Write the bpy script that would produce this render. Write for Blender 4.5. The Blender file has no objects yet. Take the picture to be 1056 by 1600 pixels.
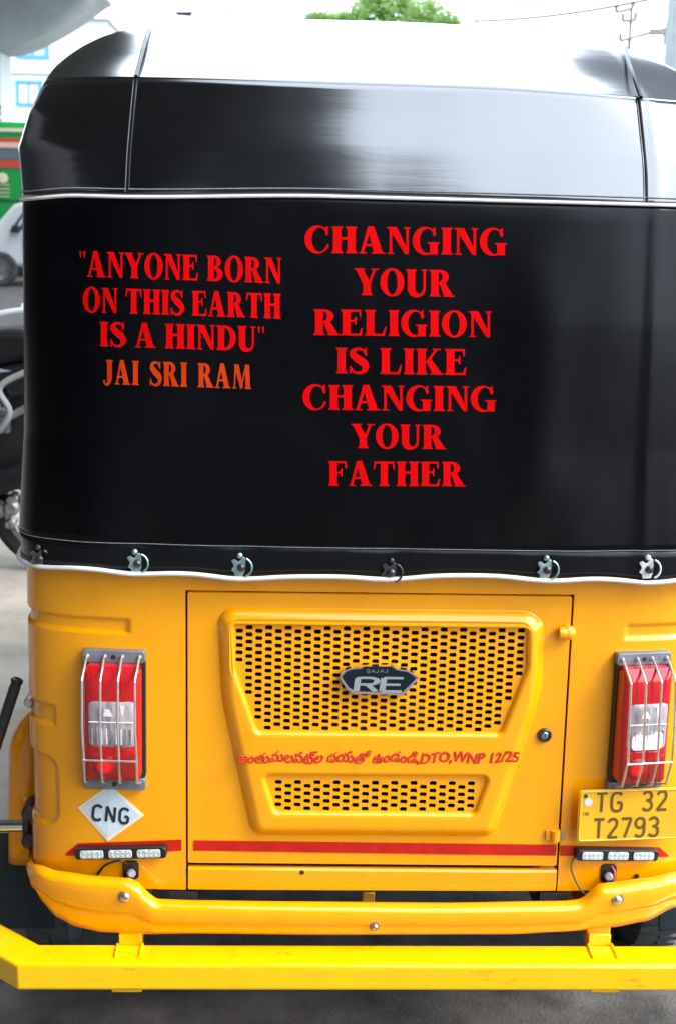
import bpy, bmesh, math, random
from mathutils import Vector, Matrix
from mathutils.geometry import delaunay_2d_cdt
from mathutils import noise as mnoise
R_ = math.radians
random.seed(7)
SC = bpy.context.scene
COL = SC.collection

# ------------------------------------------------------------------ camera
IMW, IMH, F = 1056.0, 1600.0, 2200.0
CAM = Vector((-0.18, -2.30, 1.55))
YAW, PITCH, ROLL = 0.046, R_(12.3), 0.0257
fwd = Vector((math.sin(YAW)*math.cos(PITCH), math.cos(YAW)*math.cos(PITCH), -math.sin(PITCH)))
r0 = fwd.cross(Vector((0, 0, 1))).normalized()
u0 = r0.cross(fwd).normalized()
RT = (r0*math.cos(ROLL) + u0*math.sin(ROLL)).normalized()
UP = (u0*math.cos(ROLL) - r0*math.sin(ROLL)).normalized()
cd = bpy.data.cameras.new('camera')
cam = bpy.data.objects.new('camera', cd); COL.objects.link(cam)
cd.sensor_fit = 'VERTICAL'; cd.sensor_height = 36.0; cd.lens = 36.0*F/IMH
cd.clip_start = 0.05; cd.clip_end = 2000
M3 = Matrix((RT, UP, -fwd)).transposed()
cam.matrix_world = Matrix.Translation(CAM) @ M3.to_4x4()
cd.dof.use_dof = True; cd.dof.focus_distance = 2.35; cd.dof.aperture_fstop = 9.0
SC.camera = cam

# ------------------------------------------------------------------ light
SUN_EL, SUN_AZ = R_(44), R_(66)       # azimuth measured to the right of straight behind the camera
sdir = Vector((math.sin(SUN_AZ)*math.cos(SUN_EL), -math.cos(SUN_AZ)*math.cos(SUN_EL), math.sin(SUN_EL)))
w = bpy.data.worlds.new('World'); SC.world = w; w.use_nodes = True
nt = w.node_tree; bg = nt.nodes['Background']
sky = nt.nodes.new('ShaderNodeTexSky'); sky.sky_type = 'NISHITA'; sky.sun_disc = False
sky.sun_elevation = SUN_EL; sky.sun_rotation = math.atan2(sdir.x, sdir.y)
sky.air_density = 1.0; sky.dust_density = 3.0; sky.ozone_density = 1.0
hs = nt.nodes.new('ShaderNodeHueSaturation'); hs.inputs['Saturation'].default_value = 0.25
mx = nt.nodes.new('ShaderNodeMixRGB'); mx.inputs[0].default_value = 0.75
mx.inputs[2].default_value = (11.5, 13.3, 15.4, 1)      # even bright cloud layer
nt.links.new(sky.outputs[0], hs.inputs['Color']); nt.links.new(hs.outputs[0], mx.inputs[1])
nt.links.new(mx.outputs[0], bg.inputs[0]); bg.inputs[1].default_value = 0.12
sl = bpy.data.lights.new('sun', 'SUN'); sl.energy = 1.3; sl.angle = R_(24); sl.color = (1, .97, .93)
so = bpy.data.objects.new('sun', sl); COL.objects.link(so)
so.rotation_euler = (-sdir).to_track_quat('-Z', 'Y').to_euler()
vs = SC.view_settings
vs.view_transform = 'Standard'; vs.look = 'None'; vs.exposure = 1.55; vs.gamma = 1.0; vs.use_curve_mapping = False

# ------------------------------------------------------------------ helpers
def ray(px, py):
    return (fwd*F + RT*(px-IMW/2) + UP*(IMH/2-py)).normalized()
def W(px, py, Y=0.0):
    d = ray(px, py); t = (Y-CAM.y)/d.y
    return CAM + d*t
def Wf(px, py, f, off=0.0):
    """point on a surface y=f(x,z) seen at a pixel"""
    Y = 0.0
    for _ in range(6):
        p = W(px, py, Y); Y = f(p.x, p.z) + off
    return W(px, py, Y)
def Wz(px, py, z=0.0):
    d = ray(px, py); t = (z-CAM.z)/d.z
    return CAM + d*t

class MB:
    def __init__(s): s.v = []; s.f = []
    def add(s, vs_, fs):
        n = len(s.v); s.v += [Vector(p) for p in vs_]; s.f += [tuple(i+n for i in f) for f in fs]; return s
    def quad(s, a, b, c, d): return s.add([a, b, c, d], [(0, 1, 2, 3)])
    def box(s, c, size, rot=None):
        c = Vector(c); h = Vector(size)/2
        vs_ = [Vector((x, y, z)) for z in (-h.z, h.z) for y in (-h.y, h.y) for x in (-h.x, h.x)]
        if rot is not None: vs_ = [rot @ v for v in vs_]
        return s.add([v+c for v in vs_], [(0, 2, 3, 1), (4, 5, 7, 6), (0, 1, 5, 4), (2, 6, 7, 3), (0, 4, 6, 2), (1, 3, 7, 5)])
    def tube(s, pts, r, n=10, closed=False, cap=True):
        pts = [Vector(p) for p in pts]; m = len(pts); rs = r if isinstance(r, (list, tuple)) else [r]*m
        prev = None; vs_ = []
        for i, p in enumerate(pts):
            a = pts[(i-1) % m] if (closed or i > 0) else p
            b = pts[(i+1) % m] if (closed or i < m-1) else p
            t = (b-a).normalized()
            if prev is None:
                q = Vector((0, 0, 1)) if abs(t.z) < .9 else Vector((1, 0, 0))
                u = t.cross(q).normalized()
            else:
                u = (prev - t*prev.dot(t)).normalized()
            prev = u; v = t.cross(u)
            vs_ += [p + (u*math.cos(k*2*math.pi/n) + v*math.sin(k*2*math.pi/n))*rs[i] for k in range(n)]
        fs = []
        for i in range(m if closed else m-1):
            j = (i+1) % m
            for k in range(n):
                l = (k+1) % n
                fs.append((i*n+k, i*n+l, j*n+l, j*n+k))
        if cap and not closed:
            fs.append(tuple(range(n))[::-1]); fs.append(tuple((m-1)*n+k for k in range(n)))
        return s.add(vs_, fs)
    def grid(s, rows):
        n = len(rows[0]); vs_ = [p for r in rows for p in r]; fs = []
        for i in range(len(rows)-1):
            for k in range(n-1):
                fs.append((i*n+k, i*n+k+1, (i+1)*n+k+1, (i+1)*n+k))
        return s.add(vs_, fs)
    def lathe(s, c, axis, prof, n=24):
        axis = Vector(axis).normalized(); q = Vector((0, 0, 1)) if abs(axis.z) < .9 else Vector((1, 0, 0))
        u = axis.cross(q).normalized(); v = axis.cross(u); c = Vector(c); vs_ = []; fs = []
        for (r, h) in prof:
            vs_ += [c + axis*h + (u*math.cos(k*2*math.pi/n) + v*math.sin(k*2*math.pi/n))*r for k in range(n)]
        for i in range(len(prof)-1):
            for k in range(n):
                l = (k+1) % n; fs.append((i*n+k, i*n+l, (i+1)*n+l, (i+1)*n+k))
        return s.add(vs_, fs)
    def prism(s, poly, y0, y1, fn=None):
        """poly of (x,z); extruded from y0 to y1"""
        n = len(poly)
        a = [Vector((p[0], y0, p[1])) for p in poly]; b = [Vector((p[0], y1, p[1])) for p in poly]
        vs_ = a+b
        if fn: vs_ = [fn(v) for v in vs_]
        return s.add(vs_, [tuple(range(n)), tuple(range(2*n-1, n-1, -1))] + [(i, i+n, (i+1) % n+n, (i+1) % n) for i in range(n)])
    def build(s, name, mat, parent=None, smooth=False, bevel=0, angle=35, seg=2, recalc=True, weld=True):
        me = bpy.data.meshes.new(name); me.from_pydata([tuple(v) for v in s.v], [], s.f)
        bm = bmesh.new(); bm.from_mesh(me)
        if weld: bmesh.ops.remove_doubles(bm, verts=bm.verts, dist=1e-6)
        if recalc: bmesh.ops.recalc_face_normals(bm, faces=bm.faces)
        bm.to_mesh(me); bm.free()
        me.materials.append(mat)
        o = bpy.data.objects.new(name, me); COL.objects.link(o)
        if parent: o.parent = parent
        if smooth or bevel:
            for p in me.polygons: p.use_smooth = True
            me.set_sharp_from_angle(angle=R_(angle))
        if bevel:
            b = o.modifiers.new('bevel', 'BEVEL'); b.width = bevel; b.segments = seg; b.limit_method = 'ANGLE'; b.angle_limit = R_(40)
        return o

def empty(name, loc=(0, 0, 0), parent=None):
    o = bpy.data.objects.new(name, None); COL.objects.link(o); o.location = loc; o.empty_display_size = .1
    if parent: o.parent = parent
    return o
def tag(o, label=None, cat=None, group=None, kind=None):
    if label: o['label'] = label
    if cat: o['category'] = cat
    if group: o['group'] = group
    if kind: o['kind'] = kind
    return o
def copy_tree(o, parent=None):
    c = o.copy(); COL.objects.link(c)
    if parent: c.parent = parent
    for ch in o.children: copy_tree(ch, c)
    return c
def sstep(a, b, x):
    if a == b: return 1.0 if x > a else 0.0
    t = max(0, min(1, (x-a)/(b-a))); return t*t*(3-2*t)
def catmull(pts, n=8, closed=False):
    out = []; m = len(pts); P = [Vector(p) for p in pts]
    for i in range(m if closed else m-1):
        p0 = P[(i-1) % m] if closed or i > 0 else P[0]*2-P[1]
        p1 = P[i]; p2 = P[(i+1) % m]
        p3 = P[(i+2) % m] if closed or i < m-2 else P[-1]*2-P[-2]
        for k in range(n):
            t = k/n
            out.append(.5*((2*p1)+(p2-p0)*t+(2*p0-5*p1+4*p2-p3)*t*t+(3*p1-p0-3*p2+p3)*t**3))
    if not closed: out.append(P[-1])
    return out
def round_poly(pts, rs, seg=6):
    n = len(pts); out = []
    for i in range(n):
        p = Vector(pts[i]); a = Vector(pts[i-1])-p; b = Vector(pts[(i+1) % n])-p
        r = rs[i] if isinstance(rs, (list, tuple)) else rs
        a_ = a.normalized(); b_ = b.normalized(); ang = a_.angle(b_)
        t = min(r/math.tan(ang/2), a.length*.49, b.length*.49)
        r2 = t*math.tan(ang/2); c = p+(a_+b_).normalized()*(r2/math.sin(ang/2))
        s0 = p+a_*t-c; s1 = p+b_*t-c
        a0 = math.atan2(s0.y, s0.x); a1 = math.atan2(s1.y, s1.x); d = a1-a0
        while d > math.pi: d -= 2*math.pi
        while d < -math.pi: d += 2*math.pi
        for k in range(seg+1):
            an = a0+d*k/seg; out.append(Vector((c.x+r2*math.cos(an), c.y+r2*math.sin(an))))
    return out
def offset_poly(pts, d):
    n = len(pts); ar = sum(pts[i-1].x*pts[i].y-pts[i].x*pts[i-1].y for i in range(n)); sg = 1 if ar > 0 else -1
    out = []
    for i in range(n):
        a = (pts[i]-pts[i-1]).normalized(); b = (pts[(i+1) % n]-pts[i]).normalized()
        na = Vector((-a.y, a.x))*sg; nb = Vector((-b.y, b.x))*sg; m = na+nb
        if m.length < 1e-6: m = na
        m = m/max(.35, m.dot(m)/2) if m.length else na
        out.append(pts[i]+m*d*.5*2/2 if False else pts[i]+m*d*(1.0)/1.0*0.5*1.0*2/2)
    return out

# ------------------------------------------------------------------ materials
def mat(name, col, rough=.5, metal=0, spec=.5, coat=0, coat_rough=.05, noise=0, nscale=8, bump=0, bscale=60, bdist=.002,
        rvar=0, col2=None, trans=0, emit=None, estr=0, ior=1.5, stretch=(1, 1, 1), detail=6, sub=0):
    m = bpy.data.materials.new(name); m.use_nodes = True; t = m.node_tree; b = t.nodes['Principled BSDF']
    b.inputs['Base Color'].default_value = (*col, 1); b.inputs['Roughness'].default_value = rough
    b.inputs['Metallic'].default_value = metal; b.inputs['Specular IOR Level'].default_value = spec
    b.inputs['Coat Weight'].default_value = coat; b.inputs['Coat Roughness'].default_value = coat_rough
    b.inputs['Transmission Weight'].default_value = trans; b.inputs['IOR'].default_value = ior
    if emit: b.inputs['Emission Color'].default_value = (*emit, 1); b.inputs['Emission Strength'].default_value = estr
    if noise or bump or rvar or col2:
        tc = t.nodes.new('ShaderNodeTexCoord'); mp = t.nodes.new('ShaderNodeMapping'); mp.inputs['Scale'].default_value = stretch
        t.links.new(tc.outputs['Object'], mp.inputs[0])
        n1 = t.nodes.new('ShaderNodeTexNoise'); n1.inputs['Scale'].default_value = nscale; n1.inputs['Detail'].default_value = detail
        n1.inputs['Roughness'].default_value = .62
        t.links.new(mp.outputs[0], n1.inputs[0])
    if noise or col2:
        rp = t.nodes.new('ShaderNodeMapRange'); rp.inputs[1].default_value = .35; rp.inputs[2].default_value = .65
        t.links.new(n1.outputs[0], rp.inputs[0])
        mixn = t.nodes.new('ShaderNodeMixRGB')
        c2 = col2 if col2 else tuple(c*(1-noise) for c in col)
        mixn.inputs[1].default_value = (*col, 1); mixn.inputs[2].default_value = (*c2, 1)
        t.links.new(rp.outputs[0], mixn.inputs[0]); t.links.new(mixn.outputs[0], b.inputs['Base Color'])
    if rvar:
        n3 = t.nodes.new('ShaderNodeTexNoise'); n3.inputs['Scale'].default_value = nscale*1.7; n3.inputs['Detail'].default_value = 4
        t.links.new(mp.outputs[0], n3.inputs[0])
        r3 = t.nodes.new('ShaderNodeMapRange'); r3.inputs[1].default_value = .3; r3.inputs[2].default_value = .7
        r3.inputs[3].default_value = max(.02, rough-rvar); r3.inputs[4].default_value = rough+rvar
        t.links.new(n3.outputs[0], r3.inputs[0]); t.links.new(r3.outputs[0], b.inputs['Roughness'])
    if bump:
        n2 = t.nodes.new('ShaderNodeTexNoise'); n2.inputs['Scale'].default_value = bscale; n2.inputs['Detail'].default_value = 5
        t.links.new(mp.outputs[0], n2.inputs[0])
        bp = t.nodes.new('ShaderNodeBump'); bp.inputs['Strength'].default_value = bump; bp.inputs['Distance'].default_value = bdist
        t.links.new(n2.outputs[0], bp.inputs['Height']); t.links.new(bp.outputs[0], b.inputs['Normal'])
    return m

def paint(name, col, dark):
    """vehicle enamel: slight orange peel, dust and faint grime runs"""
    m = mat(name, col, rough=.45, spec=.06, coat=.8, coat_rough=.10)
    m.node_tree.nodes['Principled BSDF'].inputs['Coat IOR'].default_value = 1.7
    t = m.node_tree; b = t.nodes['Principled BSDF']
    tc = t.nodes.new('ShaderNodeTexCoord')
    n1 = t.nodes.new('ShaderNodeTexNoise'); n1.inputs['Scale'].default_value = 3.2; n1.inputs['Detail'].default_value = 8; n1.inputs['Roughness'].default_value = .7
    t.links.new(tc.outputs['Object'], n1.inputs[0])
    mp = t.nodes.new('ShaderNodeMapping'); mp.inputs['Scale'].default_value = (26, 26, 2.2)
    t.links.new(tc.outputs['Object'], mp.inputs[0])
    n2 = t.nodes.new('ShaderNodeTexNoise'); n2.inputs['Scale'].default_value = 1.0; n2.inputs['Detail'].default_value = 4
    t.links.new(mp.outputs[0], n2.inputs[0])
    mr = t.nodes.new('ShaderNodeMapRange'); mr.inputs[1].default_value = .42; mr.inputs[2].default_value = .85; mr.inputs[4].default_value = .35
    t.links.new(n1.outputs[0], mr.inputs[0])
    mr2 = t.nodes.new('ShaderNodeMapRange'); mr2.inputs[1].default_value = .5; mr2.inputs[2].default_value = .8; mr2.inputs[4].default_value = .28
    t.links.new(n2.outputs[0], mr2.inputs[0])
    ad = t.nodes.new('ShaderNodeMath'); ad.operation = 'ADD'; ad.use_clamp = True
    t.links.new(mr.outputs[0], ad.inputs[0]); t.links.new(mr2.outputs[0], ad.inputs[1])
    mxx = t.nodes.new('ShaderNodeMixRGB'); mxx.inputs[1].default_value = (*col, 1); mxx.inputs[2].default_value = (*dark, 1)
    t.links.new(ad.outputs[0], mxx.inputs[0])
    # small specks of dirt
    vo = t.nodes.new('ShaderNodeTexNoise'); vo.inputs['Scale'].default_value = 140; vo.inputs['Detail'].default_value = 2
    t.links.new(tc.outputs['Object'], vo.inputs[0])
    mr3 = t.nodes.new('ShaderNodeMapRange'); mr3.inputs[1].default_value = .73; mr3.inputs[2].default_value = .80; mr3.inputs[4].default_value = .5
    t.links.new(vo.outputs[0], mr3.inputs[0])
    mx2 = t.nodes.new('ShaderNodeMixRGB'); mx2.inputs[2].default_value = (dark[0]*.35, dark[1]*.35, dark[2]+.01, 1)
    t.links.new(mr3.outputs[0], mx2.inputs[0]); t.links.new(mxx.outputs[0], mx2.inputs[1]); t.links.new(mx2.outputs[0], b.inputs['Base Color'])
    # scuffs and road dirt, heavier on low parts
    mp5 = t.nodes.new('ShaderNodeMapping'); mp5.inputs['Scale'].default_value = (14, 14, 60); mp5.inputs['Rotation'].default_value = (0, .25, 0)
    t.links.new(tc.outputs['Object'], mp5.inputs[0])
    n5 = t.nodes.new('ShaderNodeTexNoise'); n5.inputs['Scale'].default_value = 1; n5.inputs['Detail'].default_value = 7; n5.inputs['Roughness'].default_value = .75
    t.links.new(mp5.outputs[0], n5.inputs[0])
    sx = t.nodes.new('ShaderNodeSeparateXYZ'); t.links.new(tc.outputs['Object'], sx.inputs[0])
    zr = t.nodes.new('ShaderNodeMapRange'); zr.inputs[1].default_value = .22; zr.inputs[2].default_value = .60; zr.inputs[3].default_value = -.09; zr.inputs[4].default_value = .03
    t.links.new(sx.outputs[2], zr.inputs[0])
    sb = t.nodes.new('ShaderNodeMath'); sb.operation = 'SUBTRACT'; t.links.new(n5.outputs[0], sb.inputs[0]); t.links.new(zr.outputs[0], sb.inputs[1])
    m5 = t.nodes.new('ShaderNodeMapRange'); m5.inputs[1].default_value = .66; m5.inputs[2].default_value = .78; m5.inputs[4].default_value = .55
    t.links.new(sb.outputs[0], m5.inputs[0])
    mx5 = t.nodes.new('ShaderNodeMixRGB'); mx5.inputs[2].default_value = (.20, .10, .02, 1)
    t.links.new(m5.outputs[0], mx5.inputs[0]); t.links.new(mx2.outputs[0], mx5.inputs[1]); t.links.new(mx5.outputs[0], b.inputs['Base Color'])
    rr = t.nodes.new('ShaderNodeMapRange'); rr.inputs[1].default_value = .3; rr.inputs[2].default_value = .75; rr.inputs[3].default_value = .24; rr.inputs[4].default_value = .46
    t.links.new(n1.outputs[0], rr.inputs[0]); t.links.new(rr.outputs[0], b.inputs['Roughness'])
    n4 = t.nodes.new('ShaderNodeTexNoise'); n4.inputs['Scale'].default_value = 9; n4.inputs['Detail'].default_value = 3
    t.links.new(tc.outputs['Object'], n4.inputs[0])
    bp = t.nodes.new('ShaderNodeBump'); bp.inputs['Strength'].default_value = .25; bp.inputs['Distance'].default_value = .010
    t.links.new(n4.outputs[0], bp.inputs['Height']); t.links.new(bp.outputs[0], b.inputs['Normal'])
    return m

YEL = paint('yellow enamel', (.92, .355, .0), (.80, .28, .0))
LEM = paint('lemon yellow enamel', (.90, .50, .0), (.78, .38, .0))
def vinyl(nm, sp, ct, ci, fine=.00028, ro=.17):
    m = mat(nm, (.0006, .0006, .0014), rough=ro, spec=sp, coat=ct, coat_rough=.13, ior=1.5)
    m.node_tree.nodes['Principled BSDF'].inputs['Coat IOR'].default_value = ci
    t = m.node_tree; b = t.nodes['Principled BSDF']; tc = t.nodes.new('ShaderNodeTexCoord')
    mp = t.nodes.new('ShaderNodeMapping'); mp.inputs['Scale'].default_value = (7, 7, 95)
    t.links.new(tc.outputs['Object'], mp.inputs[0])
    n = t.nodes.new('ShaderNodeTexNoise'); n.inputs['Scale'].default_value = 1; n.inputs['Detail'].default_value = 5; n.inputs['Distortion'].default_value = .6
    t.links.new(mp.outputs[0], n.inputs[0])
    n2 = t.nodes.new('ShaderNodeTexNoise'); n2.inputs['Scale'].default_value = 3.5; n2.inputs['Detail'].default_value = 2
    t.links.new(tc.outputs['Object'], n2.inputs[0])
    bp = t.nodes.new('ShaderNodeBump'); bp.inputs['Strength'].default_value = .5; bp.inputs['Distance'].default_value = fine
    t.links.new(n.outputs[0], bp.inputs['Height'])
    bp2 = t.nodes.new('ShaderNodeBump'); bp2.inputs['Strength'].default_value = .5; bp2.inputs['Distance'].default_value = .0035
    t.links.new(n2.outputs[0], bp2.inputs['Height']); t.links.new(bp.outputs[0], bp2.inputs['Normal'])
    t.links.new(bp2.outputs[0], b.inputs['Normal']); t.links.new(bp2.outputs[0], b.inputs['Coat Normal'])
    # scuffs: thin pale scratches
    mp3 = t.nodes.new('ShaderNodeMapping'); mp3.inputs['Rotation'].default_value = (0, R_(35), 0); mp3.inputs['Scale'].default_value = (9, 9, 70)
    t.links.new(tc.outputs['Object'], mp3.inputs[0])
    n3 = t.nodes.new('ShaderNodeTexNoise'); n3.inputs['Scale'].default_value = 1.3; n3.inputs['Detail'].default_value = 3
    t.links.new(mp3.outputs[0], n3.inputs[0])
    mr = t.nodes.new('ShaderNodeMapRange'); mr.inputs[1].default_value = .74; mr.inputs[2].default_value = .84; mr.inputs[4].default_value = .25
    t.links.new(n3.outputs[0], mr.inputs[0])
    mi = t.nodes.new('ShaderNodeMixRGB'); du = t.nodes.new('ShaderNodeTexNoise'); du.inputs['Scale'].default_value = 5; du.inputs['Detail'].default_value = 9; du.inputs['Roughness'].default_value = .7
    t.links.new(tc.outputs['Object'], du.inputs[0]); dm = t.nodes.new('ShaderNodeMapRange'); dm.inputs[1].default_value = .5; dm.inputs[2].default_value = .8
    t.links.new(du.outputs[0], dm.inputs[0]); dx_ = t.nodes.new('ShaderNodeMixRGB'); dx_.inputs[1].default_value = (.0006, .0006, .0014, 1); dx_.inputs[2].default_value = (.0045, .0045, .005, 1)
    t.links.new(dm.outputs[0], dx_.inputs[0]); t.links.new(dx_.outputs[0], mi.inputs[1])
    mi.inputs[2].default_value = (.10, .11, .12, 1)
    t.links.new(mr.outputs[0], mi.inputs[0]); t.links.new(mi.outputs[0], b.inputs['Base Color'])
    return m
VIN = vinyl('glossy black vinyl', 1.0, 1.0, 2.15)
VINP = vinyl('black vinyl panel', .23, .0, 1.5, .00012, .25)
VHEM = mat('black vinyl hem', (.003, .0035, .005), rough=.26, spec=.28, coat=.0, bump=.5, bscale=25, bdist=.002)
PIPE = mat('white piping', (.72, .70, .68), rough=.45, noise=.18, nscale=30)
THREAD = mat('grey thread', (.20, .21, .22), rough=.7, noise=.4, nscale=120)
RED = mat('red vinyl lettering', (.66, .0, .001), rough=.65, spec=.05, col2=(.52, .001, .002), nscale=16)
ORA = mat('orange red vinyl lettering', (.55, .045, .004), rough=.65, spec=.06, col2=(.44, .025, .003), nscale=16)
REDST = mat('red reflective tape', (.58, .010, .004), rough=.4, noise=.25, nscale=40)
REDP = mat('red sign paint', (.56, .012, .003), rough=.6, col2=(.66, .05, .003), nscale=35)
DARK = mat('dark underbody', (.018, .016, .015), rough=.8, noise=.5, nscale=12)
GAP = mat('dark gap shade', (.055, .012, .002), rough=.8)  # dark strip colour standing in for shade in the door gaps
RUB = mat('black rubber', (.02, .021, .023), rough=.6, noise=.4, nscale=25, bump=.3, bscale=80)
TYRE = mat('dusty tyre rubber', (.035, .04, .045), rough=.75, col2=(.085, .09, .09), nscale=14, bump=.4, bscale=60)
STEEL = mat('zinc steel', (.62, .63, .63), rough=.32, metal=1, noise=.35, nscale=40, rvar=.12)
WIRE = mat('bright steel wire', (.80, .78, .74), rough=.3, metal=.85, noise=.25, nscale=60)
GREYM = mat('grey cast plate', (.22, .25, .28), rough=.45, metal=.35, noise=.3, nscale=40)
CHR = mat('chrome', (.85, .86, .87), rough=.12, metal=1)
DKS = mat('dark steel', (.08, .08, .085), rough=.4, metal=.7, noise=.4, nscale=40)
BLK = mat('black plastic', (.012, .014, .016), rough=.35)
LENSR = mat('red lamp lens', (.50, .003, .008), rough=.14, coat=.8, coat_rough=.03, bump=.35, bscale=120, bdist=.001, stretch=(1, 1, .25))
def glow():
    m = mat('lit lens spot', (.30, .008, .006), rough=.2, coat=.5); t = m.node_tree; b = t.nodes['Principled BSDF']
    tc = t.nodes.new('ShaderNodeTexCoord'); ln = t.nodes.new('ShaderNodeVectorMath'); ln.operation = 'LENGTH'; t.links.new(tc.outputs['Object'], ln.inputs[0])
    mr = t.nodes.new('ShaderNodeMapRange'); mr.interpolation_type = 'SMOOTHSTEP'; mr.inputs[1].default_value = .002; mr.inputs[2].default_value = .017; mr.inputs[3].default_value = .42; mr.inputs[4].default_value = 0
    t.links.new(ln.outputs['Value'], mr.inputs[0]); b.inputs['Emission Color'].default_value = (1, .005, .004, 1); t.links.new(mr.outputs[0], b.inputs['Emission Strength'])
    return m
GLOWR = glow()
LENSE = mat('white lens edge and glint', (.86, .82, .80), rough=.2, coat=.6)  # divider edge, and white for the painted bright spots
LENSD = mat('dark red reflector', (.30, .012, .006), rough=.25, coat=.5)
LENSW = mat('clear lamp lens', (.20, .16, .18), rough=.16, coat=.9, coat_rough=.03, col2=(.50, .44, .45), nscale=22, detail=3, bump=.7, bscale=70, bdist=.002, stretch=(3, 1, .6))
LEDW = mat('frosted led lens', (.30, .38, .37), rough=.22, col2=(.62, .68, .66), nscale=110, bump=.6, bscale=160, bdist=.001, coat=.5)
WSTK = mat('white sticker', (.60, .70, .74), rough=.35, noise=.08, nscale=30)
CREAM = mat('cream sticker border', (.85, .72, .52), rough=.4)
INK = mat('dark ink', (.015, .02, .03), rough=.5)
BADGE = mat('navy badge enamel', (.008, .014, .022), rough=.3, spec=.2)
SILV = mat('silver lettering', (.42, .45, .44), rough=.35, metal=.5)
PLY = mat('yellow number plate', (.85, .43, .012), rough=.35, noise=.12, nscale=20, coat=.3)
PLK = mat('embossed plate ink', (.13, .065, .012), rough=.5)
BRASS = mat('yellow zinc', (.75, .48, .10), rough=.35, metal=.7)

# ================================================================== RICKSHAW
rick = tag(empty('auto_rickshaw'), 'yellow and black auto rickshaw seen from behind, filling the picture', 'auto rickshaw')

def superx(hw, b, n, nc=110, nk=26, side=1.25, ns=10, yb=0.0, cx=0.0, taper=0.0):
    """perimeter from the left side round the back to the right side: list of (x,y)"""
    k = .86; out = []
    th0 = math.asin(k**(n/2))
    right = []
    for i in range(nk+1):
        th = th0+(math.pi/2-th0)*i/nk
        x = math.sin(th)**(2/n); y = 1-max(0, math.cos(th))**(2/n)
        right.append((x*hw, yb+b*y))
    for i in range(1, ns+1):
        right.append((hw+taper*i/ns, yb+b+side*i/ns))
    mid = [(-k*hw+2*k*hw*i/nc, 0) for i in range(1, nc)]
    mid = [(x, yb+b*(1-(max(0, 1-abs(x/hw)**n))**(1/n))) for x, _ in mid]
    left = [(-x, y) for x, y in right][::-1]
    return [(x+cx, y) for x, y in left+mid+right]

def perim_y(x, hw, b, n, yb):
    a = min(.9999, abs(x/hw)); return yb+b*(1-(1-a**n)**(1/n))

# hood profile: z, back y, half width, corner depth, exponent
zrow = lambda py, Y: W(598, py, Y).z
HK = [
    (zrow(897, -.030), -.030, .618, .200, 4.6),
    (zrow(858, -.034), -.034, .622, .205, 4.6),
    (zrow(700, -.025), -.025, .612, .205, 4.4),
    (zrow(500, -.016), -.016, .610, .205, 4.4),
    (zrow(330, -.003), -.003, .610, .205, 4.4),
    (zrow(309, .000), .000, .610, .205, 4.4),
    (zrow(290, .004), .004, .612, .20, 4.2),
    (zrow(230, .018), .018, .620, .20, 3.8),
    (zrow(175, .034), .034, .606, .21, 3.6),
    (zrow(126, .047), .047, .585, .230, 3.35),
    (zrow(100, .140), .140, .580, .235, 3.2),
    (zrow(70, .240), .235, .552, .25, 3.0),
    (zrow(48, .330), .320, .510, .27, 2.8),
    (zrow(41, .420), .415, .47, .28, 2.6),
]
ZH, ZP, ZC, ZTOP = HK[0][0], HK[5][0], HK[9][0], HK[-1][0]
def zshift(x, z):
    A = -.009*sstep(-.1, -.45, x)-.009*sstep(-.5, -.62, x); B = -.006-.010*sstep(.1, .5, x); C_ = .008*max(0, 1-(x/.42)**2)-.006*sstep(.3, .5, x)
    if z < ZP: return A*max(0, (z-ZH)/(ZP-ZH))**4
    if z < ZC: return A+(B-A)*(z-ZP)/(ZC-ZP)
    return B+(C_-B)*min(1, (z-ZC)/(ZTOP-ZC))
def hk_at(z):
    if z <= HK[0][0]: return HK[0]
    for a, b in zip(HK, HK[1:]):
        if z <= b[0]:
            t = (z-a[0])/(b[0]-a[0]); return tuple(a[i]+(b[i]-a[i])*t for i in range(5))
    return HK[-1]
def wrinkle(x, z):
    w_ = mnoise.noise(Vector((x*3.1, 0, z*2.3+4)))*.0042 + mnoise.noise(Vector((x*9, 3, z*4)))*.0012
    # soft vertical tension folds low on the right and left
    w_ += .0022*math.sin(x*24+1.2*z)*sstep(1.45, 1.0, z)*sstep(.15, .5, abs(x))
    # ridge down the right side and a slack bulge beside the slogan
    w_ += (.0045*math.exp(-((x-.432-.02*(1.5-z))/.010)**2)*.6+.0045*math.exp(-((x-.245)/.05)**2)*sstep(1.55, 1.35, z)*sstep(.95, 1.15, z))
    if z < 1.12:      # pulls between the hem fasteners
        for c in (-.545, -.39, -.225, .02, .27, .425): w_ -= .0028*math.exp(-((x-c)/.03)**2)*sstep(1.12, .93, z)
    return w_
def hoodY(x, z):
    z = z-zshift(x, z); h = hk_at(z)
    return perim_y(x, h[2], h[3], h[4], h[1]) - wrinkle(x, z)
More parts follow.
